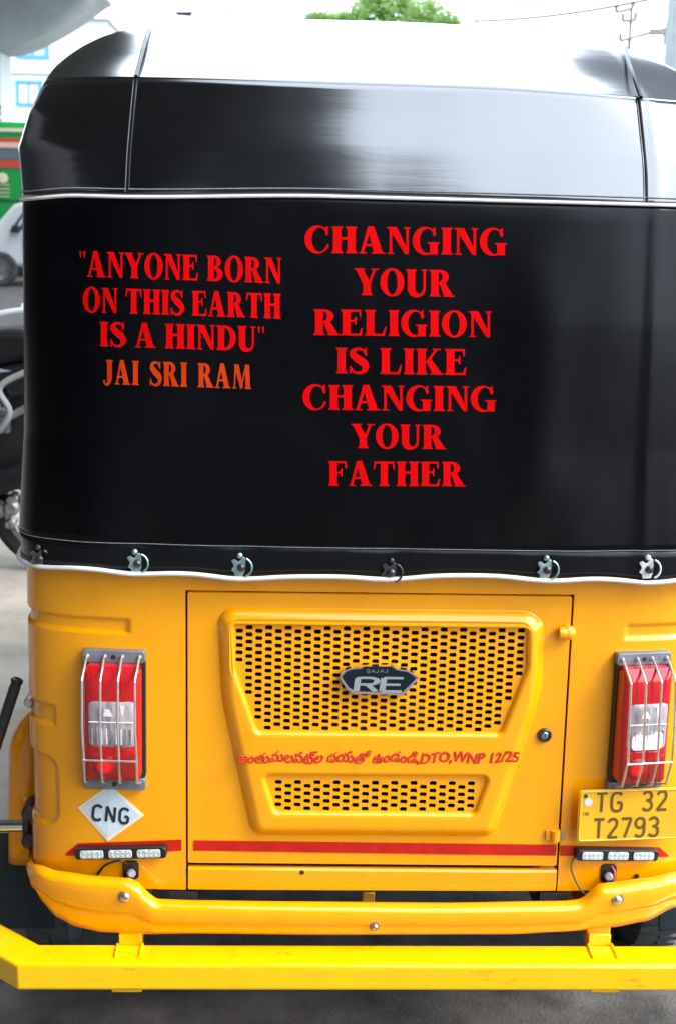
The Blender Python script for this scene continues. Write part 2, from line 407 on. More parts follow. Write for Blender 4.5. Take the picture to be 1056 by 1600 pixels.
# rows: dense
rows_z = []
HK2 = HK[:9]
for i in range(9, len(HK)-1):      # smooth the roof shoulder between its key rows
    p0 = HK[i-1] if i > 9 else tuple(2*u-v for u, v in zip(HK[9], HK[10])); p1, p2 = HK[i], HK[i+1]; p3 = HK[i+2] if i+2 < len(HK) else tuple(2*u-v for u, v in zip(HK[-1], HK[-2]))
    for k in range(4):
        t = k/4; HK2.append(tuple(.5*((2*b)+(c-a)*t+(2*a-5*b+4*c-d)*t*t+(3*b-a-3*c+d)*t**3) for a, b, c, d in zip(p0, p1, p2, p3)))
HK2.append(HK[-1]); ROOFI = HK[9][0]; HK = HK2
for a, b in zip(HK, HK[1:]):
    m = max(2, int((b[0]-a[0])/.012)+1)
    for i in range(m): rows_z.append(tuple(a[j]+(b[j]-a[j])*i/m for j in range(5)))
rows_z.append(HK[-1])
def hood_row(h, sag=0, edge=None):
    per = superx(h[2], h[3], h[4], yb=h[1])
    row = []
    for i, (x, y) in enumerate(per):
        a = per[max(0, i-1)]; b = per[min(len(per)-1, i+1)]
        t = Vector((b[0]-a[0], b[1]-a[1])).normalized(); nrm = Vector((t.y, -t.x))
        d = wrinkle(x, h[0]) if y < h[1]+h[3]*1.2 else 0
        z = h[0]+zshift(x, h[0])
        row.append(Vector((x+nrm.x*d, y+nrm.y*d, z)))
    return row
def hem_edge(x):
    """wavy lower edge of the hem: dips at every fastener"""
    z = 0
    for c in CLX: z -= .0065*math.exp(-((x-c)/.055)**2)
    return z+.003*math.sin(x*9)
CLIPPX = [(62, 871), (214, 878), (376, 884), (610, 892), (853, 888), (1012, 887)]
CLX = [Wf(px, py, hoodY).x for px, py in CLIPPX]
iP = next(i for i, h in enumerate(rows_z) if h[0] >= HK[5][0]-1e-6)
iC = next(i for i, h in enumerate(rows_z) if h[0] >= ROOFI-1e-6)
iH = next(i for i, h in enumerate(rows_z) if h[0] >= HK[1][0]-1e-6)
def rowset(i0, i1):
    rs = []
    for i in range(i0, i1+1):
        r = hood_row(rows_z[i])
        if i < iH:
            f = 1-(rows_z[i][0]-HK[0][0])/(HK[1][0]-HK[0][0])
            r = [Vector((p.x, p.y-.004*f*math.exp(-((abs(p.x)-.5)/.1)**2), p.z+hem_edge(p.x)*f)) for p in r]
        rs.append(r)
    return rs
def sheet(name, rows, m, parent, thick=.002):
    o = MB().grid(rows).build(name, m, parent, smooth=True, angle=60, recalc=False)
    so_ = o.modifiers.new('thickness', 'SOLIDIFY'); so_.thickness = thick; so_.offset = -1 if name else 1
    return o
hood = sheet('hood_back_panel', rowset(iH, iP), VINP, rick); hood['label'] = 'black glossy canvas panel carrying the red slogans'
hem = sheet('hood_hem', rowset(0, iH), VHEM, rick)
band = sheet('hood_upper_band', rowset(iP, iC), VIN, rick); band['label'] = 'glossy upper band of the black hood reflecting the sky'
# roof: from the crease up and forward
rr = rowset(iC, len(rows_z)-1)
zt = HK[-1][0]
for (yy, hw, dz) in ((.55, .40, .012), (.75, .38, .02), (1.1, .37, .022), (1.5, .36, .010)):
    pr = superx(HK[-1][2]-(.42-hw)*2, .28, 2.6, yb=.42)
    rr.append([Vector((x*.92*(hw/.42), max(y, yy) if False else y+(yy-.42)*max(0, 1-(y-.42)/1.6), zt+dz*(1-(x/hw)**2 if abs(x) < hw else 0))) for x, y in pr])
# close the roof along the centre line
last = rr[-1]; nL = len(last)
rr.append([Vector((0.0+p.x*.02, max(p.y, 1.5), zt+.022)) for p in last])
roof = sheet('hood_roof', rr, VIN, rick)

# piping and seams
def along(px_list, f, off):
    return [Wf(px, py, f, off) for px, py in px_list]
zp = HK[5][0]
def per_line(z, off=.0, x0=-9, x1=9, dz=None):
    h = hk_at(z); per = superx(h[2]+off, h[3], h[4], yb=h[1]-off)
    return [Vector((x, y-(wrinkle(x, z) if y < h[1]+h[3] else 0), z+zshift(x, z)+(dz(x) if dz else 0))) for x, y in per if x0 <= x <= x1]
pp = [Vector((p.x, p.y, p.z)) for p in per_line(zp, .0025)]
MB().tube(pp, .0028, 8).build('piping', PIPE, rick, smooth=True)
hp = [Vector((p.x, p.y-.002, p.z-.002+hem_edge(p.x))) for p in per_line(HK[0][0]+1e-5, .004)]
MB().tube(hp, .0042, 8).build('piping', PIPE, rick, smooth=True)['label'] = 'wavy white piping along the lower hem'
# stitch lines: one above the piping, one over the hem
MB().tube([p+Vector((0, -.0002, 0)) for p in per_line(zp+.012, .0012)], .0011, 5).build('stitching', THREAD, rick, smooth=True)
MB().tube(per_line(ZH+.0, .0012) if False else per_line(HK[1][0]+.001, .0008), .0007, 5).build('stitching', THREAD, rick, smooth=True)
# corner seams of the band, a raised welt with pale thread
def seam(pxs, r=.0022, m=VHEM):
    pts = catmull([Wf(px, py, hoodY, -.001) for px, py in pxs], 6)
    return MB().tube(pts, r, 7).build('seam_welt', m, rick, smooth=True)
SEAML = [(200, 300), (203, 240), (208, 180), (213, 128), (213, 124)]; SEAMR = [(1010, 321), (1009, 270), (1004, 210), (999, 163), (998, 158)]
seam(SEAML); seam(SEAMR)
for S_ in (SEAML, SEAMR):
    pts = catmull([Wf(px-4, py, hoodY, -.0012) for px, py in S_], 6); MB().tube(pts, .0009, 5).build('stitching', THREAD, rick)
def roofpt(px, py, y0):      # where a pixel ray meets the roof facet
    best = None
    for k in range(400):
        Y = .03+k*.0015; p = W(px, py, Y)
        if p.z >= HK[-1][0]: return p
        h = hk_at(p.z); Ys = perim_y(p.x, h[2], h[3], h[4], h[1]) if abs(p.x) < h[2] else 9
        if Ys <= Y: return p
    return p
for S_ in ([(213, 122), (220, 95), (228, 65), (234, 46)], [(1000, 155), (990, 125), (982, 100), (976, 76)]):
    pts = catmull([roofpt(px, py, 0)+Vector((0, -.002, .002)) for px, py in S_], 6); MB().tube(pts, .0035, 6).build('seam_welt', VHEM, rick, smooth=True)

# ---------- body
BN, BB = 5.0, .175
BHW = .612
def bodyY(x, z=0): return perim_y(x, BHW, BB, BN, 0.0)
zT = W(598, 880).z+.03; zB = W(598, 1392, 0).z
def rr_sdf(x, z, x0, x1, z0, z1, r):
    cx_, cz_ = (x0+x1)/2, (z0+z1)/2; qx = abs(x-cx_)-(x1-x0)/2+r; qz = abs(z-cz_)-(z1-z0)/2+r
    return math.hypot(max(qx, 0), max(qz, 0))+min(max(qx, qz), 0)-r
def zb(x, py):   # world z of an image row near a given x
    return zrow(py, 0)
def s_of(x, y):  # arc coordinate round the corner: x grows past the corner using y
    return x
ribs = []  # (x0,x1,z0,z1,depth,radius,blend)
xl = Wf(203, 978, bodyY); ribs.append((-9, xl.x, Wf(180, 991, bodyY).z, Wf(180, 965, bodyY).z, .006, .004, .006))
xr = Wf(976, 985, bodyY); ribs.append((xr.x, 9, Wf(1020, 1000, bodyY).z, Wf(1020, 974, bodyY).z, .006, .004, .006))
a_ = Wf(88, 1115, bodyY); ribs.append((-9, a_.x, Wf(80, 1134, bodyY).z, Wf(80, 1100, bodyY).z, .007, .004, .006))
a_ = Wf(94, 1240, bodyY); ribs.append((-9, a_.x, Wf(80, 1292, bodyY).z, Wf(80, 1178, bodyY).z, .006, .03, .010))
def body_disp(x, z):
    d = 0
    for (x0, x1, z0, z1, dep, r, bl) in ribs:
        s_ = rr_sdf(x, z, x0, x1, z0, z1, r); d += dep*sstep(0, -bl, s_)
    d -= mnoise.noise(Vector((x*4, 7, z*4)))*.0008
    return d
BPER = superx(BHW, BB, BN, nc=230, nk=50, side=1.0, ns=8)
def body_pt(x, y, tx, ty, z):
    nrm = Vector((ty, -tx)); d = body_disp(x, z); return Vector((x-nrm.x*d, y-nrm.y*d, z))
def body_row(z, x0=-9, x1=9, lim=None):
    row = []
    n = len(BPER)
    for i, (x, y) in enumerate(BPER):
        a = BPER[max(0, i-1)]; b = BPER[min(n-1, i+1)]; t = Vector((b[0]-a[0], b[1]-a[1])).normalized()
        row.append((x, y, t.x, t.y))
    return row
BR = body_row(0)
DTL, DTR, DBL, DBR = Wf(290, 922, bodyY), Wf(897, 929, bodyY), Wf(291, 1352, bodyY), Wf(872, 1357, bodyY)
def door_edge(z, side):
    a, b = (DTL, DBL) if side < 0 else (DTR, DBR)
    t = (z-a.z)/(b.z-a.z); return a.x+(b.x-a.x)*t
NZ = 210
def quarter(side):
    rows = []
    for j in range(NZ+1):
        z = zB+(zT-zB)*j/NZ; xe = door_edge(z, side); row = []
        for (x, y, tx, ty) in BR:
            if side < 0 and (x < xe-.002): row.append(body_pt(x, y, tx, ty, z))
            if side > 0 and (x > xe+.002): row.append(body_pt(x, y, tx, ty, z))
        rows.append(row)
    # equalise lengths by clamping against the door edge
    m = max(len(r) for r in rows); out = []
    for j, r in enumerate(rows):
        z = zB+(zT-zB)*j/NZ; xe = door_edge(z, side); e = Vector((xe, bodyY(xe), z)); pad = [e]*(m-len(r)+1)
        out.append(r+pad if side < 0 else pad+r)
    # return lip going inward at the door opening
    lip = [[p.copy() for p in r] for r in out]
    rows2 = []
    for r in out:
        e = r[-1] if side < 0 else r[0]; l1 = e+Vector((0, .02, 0))
        rows2.append(r+[l1] if side < 0 else [l1]+r)
    return rows2
for sd, nm in ((-1, 'quarter_panel'), (1, 'quarter_panel')):
    g = MB().grid(quarter(sd)).build(nm, YEL, rick, smooth=True, angle=50, recalc=False)
# strip above the door, and sill below
def strip(name, zlo, zhi, m, yoff=0.0, n=40):
    """zlo,zhi functions of t 0..1"""
    rows = []
    for k, (fz, dy) in enumerate(((zhi, 0), (zlo, 0), (zlo, .02))):
        r = []
        for i in range(n+1):
            t = i/n; z = fz(t); xa = door_edge(z, -1); xb = door_edge(z, 1); x = xa+(xb-xa)*t
            r.append(Vector((x, bodyY(x)+dy+yoff, z)))
        rows.append(r)
    return MB().grid(rows).build(name, m, rick, smooth=True, angle=40)
lerp = lambda a, b: (lambda t: a+(b-a)*t)
strip('upper_crossmember', lerp(DTL.z, DTR.z), lambda t: zT, YEL)
sillT = lerp(DBL.z, DBR.z)
rows = []
for (dz, dy) in ((-.0035, .012), (-.0035, .003), (-.007, 0), (None, 0), ('b', .03)):
    r = []
    for i in range(41):
        t = i/40; z = sillT(t)+dz if isinstance(dz, float) else zB+.002
        xa, xb = door_edge(sillT(t), -1)+.004, door_edge(sillT(t), 1)-.003
        x = xa+(xb-xa)*t; r.append(Vector((x, bodyY(x)+dy-.002, z)))
    rows.append(r)
MB().grid(rows).build('lower_sill', YEL, rick, smooth=True, angle=40)
# vertical drain/step line beside the door on the left lower edge is the panel gap itself; dark backing strips added behind gaps to paint their shade
bk = MB()
for i in range(1):
    bk.box(((DTL.x+DTR.x)/2, .022, DTL.z), (.66, .004, .03)); bk.box(((DTL.x+DTR.x)/2, .020, (DBL.z+DBR.z)/2), (.62, .004, .022))
    for (a, b) in ((DTL, DBL), (DTR, DBR)):
        bk.tube([Vector((a.x, .014, a.z+.01)), Vector((b.x, .014, b.z-.01))], .006, 4)
bk.build('gap_shade_strip', GAP, rick)

# ---------- engine door with raised shield, two perforated grilles
def P2(px, py, Y=0): p = W(px, py, Y); return Vector((p.x, p.z))
gap = .0028
door_out = [P2(290, 922)+Vector((gap, -gap*1.3)), P2(897, 929)+Vector((-gap, -gap*1.3)), P2(872, 1357)+Vector((-gap, gap*1.2)), P2(291, 1352)+Vector((gap, gap*1.2))]
door_out = [Vector((p.x, p.y)) for p in door_out][::-1]
door_ring = round_poly(door_out, .004, 3)
def ccw(p):
    ar = sum(p[i-1].x*p[i].y-p[i].x*p[i-1].y for i in range(len(p))); return p if ar > 0 else p[::-1]
def inset(pts, rs, d, seg=8):
    """rounded polygon shrunk by d with the same vertex count"""
    pts = [Vector(p) for p in pts]; n = len(pts)
    ar = sum(pts[i-1].x*pts[i].y-pts[i].x*pts[i-1].y for i in range(n)); sg = 1 if ar > 0 else -1
    out = []
    for i in range(n):
        a = (pts[i]-pts[i-1]).normalized(); b = (pts[(i+1) % n]-pts[i]).normalized()
        na = Vector((-a.y, a.x))*sg; nb = Vector((-b.y, b.x))*sg; m = (na+nb); m = m/(m.dot(m))*2
        out.append(pts[i]+m*d)
    return round_poly(out, [max(.0015, r-d) for r in rs], seg)
SH = [P2(338, 948), P2(852, 955), P2(846, 1085), P2(772, 1307), P2(392, 1305), P2(345, 1090)]
SHR = [.030, .040, .30, .026, .028, .35]
H = .016
# (inset distance, height) profile of the raised shield, soft at top right, tight at the foot of the wall
shield_prof = [(0, 0), (.0012, .0007), (.0035, .0032), (.007, .0070), (.0115, .0107), (.016, .0135), (.020, .0152), (.0245, H)]
def grille_pts(lst): return [P2(a, b, -H) for a, b in lst]
G1 = grille_pts([(366, 974), (824, 979), (824, 1045), (783, 1148), (402, 1146), (366, 1045)])
G1R = [.010, .014, .05, .012, .012, .05]
G2 = grille_pts([(412, 1212), (764, 1214), (742, 1273), (430, 1271)])
G2R = [.008, .010, .010, .010]
rec_prof = [(-.008, H), (-.005, H-.0006), (-.002, H-.0022), (0, H-.005), (.0012, H-.009)]
GD = H-.009
def cdt(outer, holes, extra=(), y=lambda p: 0.0):
    """triangulate outer minus holes -> (verts2d, faces)"""
    verts = []; faces = []
    for lp in [outer]+list(holes):
        lp = ccw(lp); n = len(verts); verts += [Vector((p.x, p.y)) for p in lp]; faces.append(list(range(n, n+len(lp))))
    for e in extra: verts.append(Vector((e[0], e[1])))
    v, e, f, ov, oe, of = delaunay_2d_cdt(verts, [], faces, 0, 1e-7)
    fs = [t for t, src in zip(f, of) if src and set(src) == {0}]
    return v, fs
def doorY(p, h): return bodyY(p.x)-h
door = MB()
def add_flat(outer, holes, h, mb=None):
    v, fs = cdt(outer, holes); (mb or door).add([Vector((p.x, doorY(p, h), p.y)) for p in v], fs)
def bridge(r0_, h0, r1, h1, mb=None):
    n = len(r0_); a = [Vector((p.x, doorY(p, h0), p.y)) for p in r0_]; b = [Vector((p.x, doorY(p, h1), p.y)) for p in r1]
    (mb or door).add(a+b, [(i, (i+1) % n, n+(i+1) % n, n+i) for i in range(n)])
rings = [(inset(SH, SHR, d, 12), h) for d, h in shield_prof]
in_ring = offset_poly(door_ring, .0022)
add_flat(in_ring, [rings[0][0]], 0)
bridge(in_ring, 0, door_ring, -.0022); bridge(door_ring, -.0022, door_ring, -.016)
for (a, ha), (b, hb) in zip(rings, rings[1:]): bridge(a, ha, b, hb)
g1r = [(inset(G1, G1R, d, 8), h) for d, h in rec_prof]; g2r = [(inset(G2, G2R, d, 8), h) for d, h in rec_prof]
add_flat(rings[-1][0], [g1r[0][0], g2r[0][0]], H)
for gr in (g1r, g2r):
    for (a, ha), (b, hb) in zip(gr, gr[1:]): bridge(a, ha, b, hb)
dpanel = door.build('engine_door', YEL, rick, smooth=True, angle=48)
wn = dpanel.modifiers.new('wn', 'WEIGHTED_NORMAL'); wn.keep_sharp = True; wn.weight = 100
dpanel['label'] = 'yellow engine cover door with raised shield shape and perforated grilles'
# perforations
def inside(p, poly):
    c = False; n = len(poly)
    for i in range(n):
        a = poly[i-1]; b = poly[i]
        if (a.y > p.y) != (b.y > p.y) and p.x < (b.x-a.x)*(p.y-a.y)/(b.y-a.y)+a.x: c = not c
    return c
def perforate(name, ring, px0, py0, nx, ny, ppx, ppy, hw_, hh_, first=0, shift=(0, 0)):
    o0 = P2(px0, py0, -GD); sx = (P2(px0+ppx*10, py0, -GD)-o0)/10; sy = (P2(px0, py0+ppy*10, -GD)-o0)/10
    sx = Vector((sx.length, 0)); sy = Vector((0, -sy.length))
    hx, hz = hw_*sx.x/ppx, hh_*abs(sy.y)/ppy
    holes = []; lim = offset_poly(ring, min(hx, hz)*.05)
    for i in range(nx):
        for j in range(ny+1):
            c = o0+sx*i+sy*(j+(.5 if (i+first) % 2 else 0))
            q = hx*.30
            pts = [c+Vector((-hx, 0)), c+Vector((-hx+q*.6, -hz*.8)), c+Vector((-hx+q*1.3, -hz)), c+Vector((hx-q*1.3, -hz)), c+Vector((hx-q*.6, -hz*.8)),
                   c+Vector((hx, 0)), c+Vector((hx-q*.6, hz*.8)), c+Vector((hx-q*1.3, hz)), c+Vector((-hx+q*1.3, hz)), c+Vector((-hx+q*.6, hz*.8))]
            if all(inside(p, lim) for p in pts): holes.append(pts)
    mb = MB(); add_flat(ring, holes, GD, mb)
    T = .0016
    for h_ in holes:
        n = len(h_); a = [Vector((p.x, doorY(p, GD), p.y)) for p in h_]; b = [v+Vector((0, T*2, 0)) for v in a]
        mb.add(a+b, [(i, (i+1) % n, n+(i+1) % n, n+i) for i in range(n)])
    o = mb.build(name, YEL, dpanel); return o
perforate('grille', g1r[-1][0], 374.5, 980, 30, 15, 15.25, 11.25, 5.9, 3.35, 1)['label'] = 'large upper perforated grille'
perforate('grille', g2r[-1][0], 420, 1222, 24, 6, 15.1, 11.6, 5.8, 3.3, 1)['label'] = 'small lower perforated grille'

# ---------- letters
def union2d(verts, faces, sg):
    edges = [(fc[i-1], fc[i]) for fc in faces for i in range(len(fc))]
    v, e, f, ov, oe, of = delaunay_2d_cdt(verts, edges, [], 0, 1e-5)
    polys = [[verts[i] for i in fc] for fc in faces]; fs = []
    for t in f:
        c_ = (v[t[0]]+v[t[1]]+v[t[2]])/3; keep = False
        for pl, s_ in zip(polys, sg):
            if inside(c_, pl): keep = s_ == '+'
        if keep: fs.append(t)
    return fs, v
S_W = .27; T_W = .11
def rect(x0, y0, x1, y1): return [(x0, y0), (x1, y0), (x1, y1), (x0, y1)]
def ell(cx_, cy_, rx, ry, n=36, a0=0, a1=360):
    m = n if a1-a0 >= 360 else n+1
    return [(cx_+rx*math.cos(R_(a0+(a1-a0)*k/n)), cy_+ry*math.sin(R_(a0+(a1-a0)*k/n))) for k in range(m)]
def stem(x, w_=S_W, y0=0, y1=1, e=.055, b0=True, b1=True):
    p = [(x-e, y0), (x+w_+e, y0), (x+w_+e, y0+.035), (x+w_+.012, y0+.085), (x+w_, y0+.16)] if b0 else [(x, y0), (x+w_, y0)]
    p += [(x+w_, y1-.16), (x+w_+.012, y1-.085), (x+w_+e, y1-.035), (x+w_+e, y1), (x-e, y1), (x-e, y1-.035), (x-.012, y1-.085), (x, y1-.16)] if b1 else [(x+w_, y1), (x, y1)]
    if b0: p += [(x, y0+.16), (x-.012, y0+.085), (x-e, y0+.035)]
    return ('+', p)
def stroke(pts, ws, n=7):
    P = [(p[0], p[1], w_) for p, w_ in zip(pts, ws)]; cv = catmull([Vector(p) for p in P], n); out = []
    L = []; Rr = []
    for i, p in enumerate(cv):
        a = cv[max(0, i-1)]; b = cv[min(len(cv)-1, i+1)]; t = Vector((b.x-a.x, b.y-a.y)).normalized(); nn = Vector((-t.y, t.x))
        L.append((p.x+nn.x*p.z/2, p.y+nn.y*p.z/2)); Rr.append((p.x-nn.x*p.z/2, p.y-nn.y*p.z/2))
    for i in range(len(cv)-1): out.append(('+', [L[i], L[i+1], Rr[i+1], Rr[i]]))
    return out
def G_(ch):
    s, t = S_W, T_W
    if ch == 'I': return [stem(.055)], .38
    if ch == 'H': return [stem(.055), stem(.53), ('+', rect(.2, .50, .6, .60))], .855
    if ch == 'N': return [('+', rect(.02, 0, .25, .05)), ('+', rect(.085, .02, .175, .95)), ('+', [(0, 1), (0, .955), (.07, .93), (.60, 0), (.73, 0), (.73, .08), (.33, 1)]), ('+', rect(.64, .06, .73, .97)), ('+', rect(.57, .95, .80, 1.0))], .80
    if ch == 'A': return [('+', [(.30, 1.02), (.50, 1.02), (.80, .05), (.50, .05), (.34, .72), (.16, .05), (.06, .05)]), ('+', rect(.15, .28, .55, .36)), ('+', rect(0, 0, .26, .05)), ('+', rect(.42, 0, .88, .05))], .88
    if ch == 'E': return [stem(.055), ('+', rect(.2, 0, .68, .08)), ('+', [(.60, .06), (.70, .0), (.74, .30), (.69, .30), (.64, .14)]), ('+', rect(.2, .92, .66, 1)), ('+', [(.60, .95), (.68, 1), (.69, .72), (.64, .72)]), ('+', rect(.2, .53, .50, .61)), ('+', rect(.47, .42, .53, .72))], .76
    if ch == 'F': return [stem(.055), ('+', rect(.2, .92, .66, 1)), ('+', [(.60, .95), (.68, 1), (.70, .70), (.65, .70)]), ('+', rect(.2, .50, .50, .58)), ('+', rect(.47, .39, .53, .69))], .72
    if ch == 'L': return [stem(.055), ('+', rect(.2, 0, .66, .08)), ('+', [(.56, .05), (.68, 0), (.74, .36), (.69, .36), (.63, .16)])], .75
    if ch == 'T': return [stem(.27, b1=False), ('+', rect(.03, .91, .78, 1)), ('+', [(.03, 1), (.10, .93), (.05, .68), (.0, .68)]), ('+', [(.78, 1), (.71, .93), (.76, .68), (.81, .68)])], .82
    if ch == 'K': return [stem(.055), ('+', [(.30, .44), (.64, .97), (.74, .97), (.42, .46)]), ('+', [(.34, .52), (.56, .04), (.88, .04), (.50, .62)]), ('+', rect(.56, .95, .84, 1)), ('+', rect(.48, 0, .93, .05))], .93
    if ch == 'M': return [('+', rect(0, 0, .22, .05)), ('+', [(.07, .03), (.15, .03), (.22, .97), (.13, .97)]), ('+', [(.10, 1), (.36, 1), (.60, .10), (.50, 0), (.44, 0)]), ('+', [(.44, 0), (.52, 0), (.80, .97), (.72, .97)]), ('+', [(.70, 1), (.95, 1), (1.0, .03), (.74, .03)]), ('+', rect(.68, 0, 1.06, .05))], 1.06
    if ch == 'Y': return [stem(.30, y1=.5, b1=False), ('+', [(.03, .97), (.30, .97), (.57, .46), (.57, .40), (.30, .40)]), ('+', [(.46, .42), (.66, .97), (.76, .97), (.57, .44)]), ('+', rect(-.02, .95, .38, 1)), ('+', rect(.58, .95, .86, 1))], .85
    if ch == 'O': return [('+', ell(.43, .5, .43, .53)), ('-', ell(.43, .5, .185, .455))], .87
    if ch == 'D': return [('+', ell(.36, .5, .46, .5, 40, -90, 90)), ('+', rect(.1, 0, .37, 1)), ('-', ell(.34, .5, .23, .41, 40, -90, 90)), ('-', rect(.2, .09, .35, .91)), stem(.055)], .84
    if ch == 'C': return [('+', ell(.43, .5, .43, .53)), ('-', ell(.50, .5, .26, .45)), ('-', [(.55, .5), (1, .16), (1, .86), (.6, .60)]), ('+', [(.72, .66), (.77, .66), (.79, 1.0), (.74, 1.0), (.66, .90)]), ('+', [(.66, .06), (.74, .14), (.82, .30), (.77, .32), (.66, .16)])], .84
    if ch == 'G': return [('+', ell(.43, .5, .43, .53)), ('-', ell(.50, .5, .26, .45)), ('-', [(.55, .5), (1, .40), (1, .90), (.6, .62)]), ('-', rect(.62, .40, 1, .64)), ('+', [(.70, .68), (.75, .68), (.77, 1.0), (.72, 1.0), (.64, .90)]), ('+', rect(.58, -.0, .84, .42)), ('+', rect(.50, .40, .90, .455))], .90
    if ch == 'U': return [stem(.055, b0=False, y0=.28)] + stroke([(.19, .36), (.20, .22), (.27, .09), (.42, .035), (.57, .09), (.645, .24), (.655, .4), (.655, .97)], [.27, .27, .24, .15, .10, .09, .09, .09]) + [('+', rect(.555, .95, .76, 1))], .78
    if ch == 'J': return [stem(.21, y0=.25, b0=False)] + stroke([(.345, .35), (.34, .18), (.27, .03), (.15, -.02), (.04, .05)], [.27, .24, .17, .10, .08]) + [('+', ell(.05, .10, .055, .085, 16))], .55
    if ch == 'R': return [('+', ell(.36, .735, .33, .265, 36, -90, 90)), ('+', rect(.1, .47, .37, 1)), ('-', ell(.34, .735, .12, .175, 30, -90, 90)), ('-', rect(.2, .56, .35, .91)), stem(.055), ('+', [(.34, .52), (.50, .06), (.52, .05), (.84, .05), (.56, .52)]), ('+', rect(.48, 0, .90, .05))], .88
    if ch == 'B': return [('+', ell(.36, .76, .29, .24, 36, -90, 90)), ('+', ell(.38, .275, .36, .275, 36, -90, 90)), ('+', rect(.1, 0, .39, 1)), ('-', ell(.34, .755, .10, .155, 30, -90, 90)), ('-', rect(.2, .60, .35, .91)), ('-', ell(.34, .275, .14, .185, 30, -90, 90)), ('-', rect(.2, .09, .35, .46)), stem(.055)], .78
    if ch == 'S': return stroke([(.56, .78), (.50, .91), (.34, .965), (.17, .89), (.15, .73), (.30, .58), (.48, .44), (.58, .28), (.50, .09), (.32, .03), (.15, .09), (.07, .24)], [.06, .08, .10, .17, .24, .28, .29, .24, .15, .10, .08, .06]) + [('+', rect(.555, .70, .61, 1.0)), ('+', rect(.03, .0, .085, .30))], .68
    if ch == '"': return [('+', [(.02, 1), (.12, 1), (.09, .74), (.05, .74)]), ('+', [(.20, 1), (.30, 1), (.27, .74), (.23, .74)])], .32
    return [], .30
def text_line(txt, px0, by0, px1, by1, cap, m, name='slogan_line', light=False, parent=None, gapw=.055, sp=.34):
    x = 0; items = []
    for ch in txt:
        if ch == ' ': x += sp; continue
        ops, adv = G_(ch); items.append((ops, x)); x += adv+gapw
    tot = x-gapw; mb = MB()
    for ops, ox in items:
        verts = []; faces = []; sg = []
        for s_, pl in ops:
            n = len(verts); verts += [Vector((p[0], p[1])) for p in pl]; faces.append(list(range(n, n+len(pl)))); sg.append(s_)
        fs, v = union2d(verts, faces, sg)
        pts = []
        for p in v:
            u = (ox+p.x)/tot; px = px0+(px1-px0)*u; py = by0+(by1-by0)*u-p.y*cap
            pts.append(Wf(px, py, hoodY, -.0016))
        mb.add(pts, fs)
    return mb.build(name, m, parent or hood)
for a in (("CHANGING", 476, 395, 791, 399, 42), ("YOUR", 554, 461, 709, 464, 42), ("RELIGION", 490, 523.5, 768, 527, 40.5), ("IS LIKE", 525, 583.5, 729, 586, 40.5),
          ("CHANGING", 473, 640, 775, 643, 39), ("YOUR", 549, 700, 696, 702, 38), ("FATHER", 513, 759, 726, 760, 38.5)):
    text_line(*a, RED)
for a in (('"ANYONE BORN', 124, 432, 440, 443, 40), ('ON THIS EARTH', 130, 487.5, 439, 498, 39), ('IS A HINDU"', 156, 541, 414, 549, 38.5)):
    text_line(*a, RED)
text_line('JAI SRI RAM', 162, 600, 393, 608, 38, ORA, sp=.5, gapw=.09)['label'] = 'orange red greeting line under the left slogan'

# monoline sans strokes for plate, sticker and badge
SANS = {
 'C': [[(.62, .86), (.45, .98), (.2, .98), (.04, .80), (.04, .20), (.2, .02), (.45, .02), (.62, .14)]],
 'N': [[(.05, 0), (.05, 1)], [(.05, 1), (.60, 0)], [(.60, 0), (.60, 1)]],
 'G': [[(.62, .86), (.45, .98), (.2, .98), (.04, .80), (.04, .20), (.2, .02), (.48, .02), (.62, .14), (.62, .46)], [(.62, .46), (.36, .46)]],
 'T': [[(0, .98), (.6, .98)], [(.3, .98), (.3, 0)]],
 '3': [[(.05, .86), (.18, .98), (.40, .98), (.54, .84), (.54, .66), (.40, .54), (.24, .54)], [(.24, .54), (.42, .52), (.56, .38), (.56, .16), (.42, .02), (.18, .02), (.04, .14)]],
 '2': [[(.05, .80), (.14, .96), (.40, .99), (.55, .84), (.53, .62), (.05, .02)], [(.05, .02), (.60, .02)]],
 '7': [[(.02, .98), (.58, .98)], [(.58, .98), (.22, 0)]],
 '9': [[(.54, .66), (.42, .48), (.18, .48), (.05, .62), (.05, .84), (.18, .98), (.42, .98), (.55, .84), (.55, .20), (.42, .02), (.18, .02), (.05, .12)]],
 'R': [[(.06, 0), (.06, .98), (.46, .98), (.60, .86), (.60, .62), (.46, .50), (.06, .50)], [(.34, .50), (.60, 0)]],
 'E': [[(.60, .98), (.06, .98)], [(.06, .98), (.06, .02)], [(.06, .02), (.60, .02)], [(.06, .50), (.54, .50)]],
 'I': [[(.1, 0), (.1, 1)]], 'D': [[(.05, 0), (.05, 1), (.3, 1), (.5, .8), (.5, .2), (.3, 0), (.05, 0)]],
 'B': [[(.05, 0), (.05, 1), (.4, 1), (.5, .75), (.4, .52), (.05, .52)], [(.4, .52), (.56, .3), (.45, 0), (.05, 0)]],
 'A': [[(0, 0), (.3, 1), (.6, 0)], [(.12, .35), (.48, .35)]], 'J': [[(.4, 1), (.4, .2), (.25, 0), (.1, 0), (0, .2)]],
}
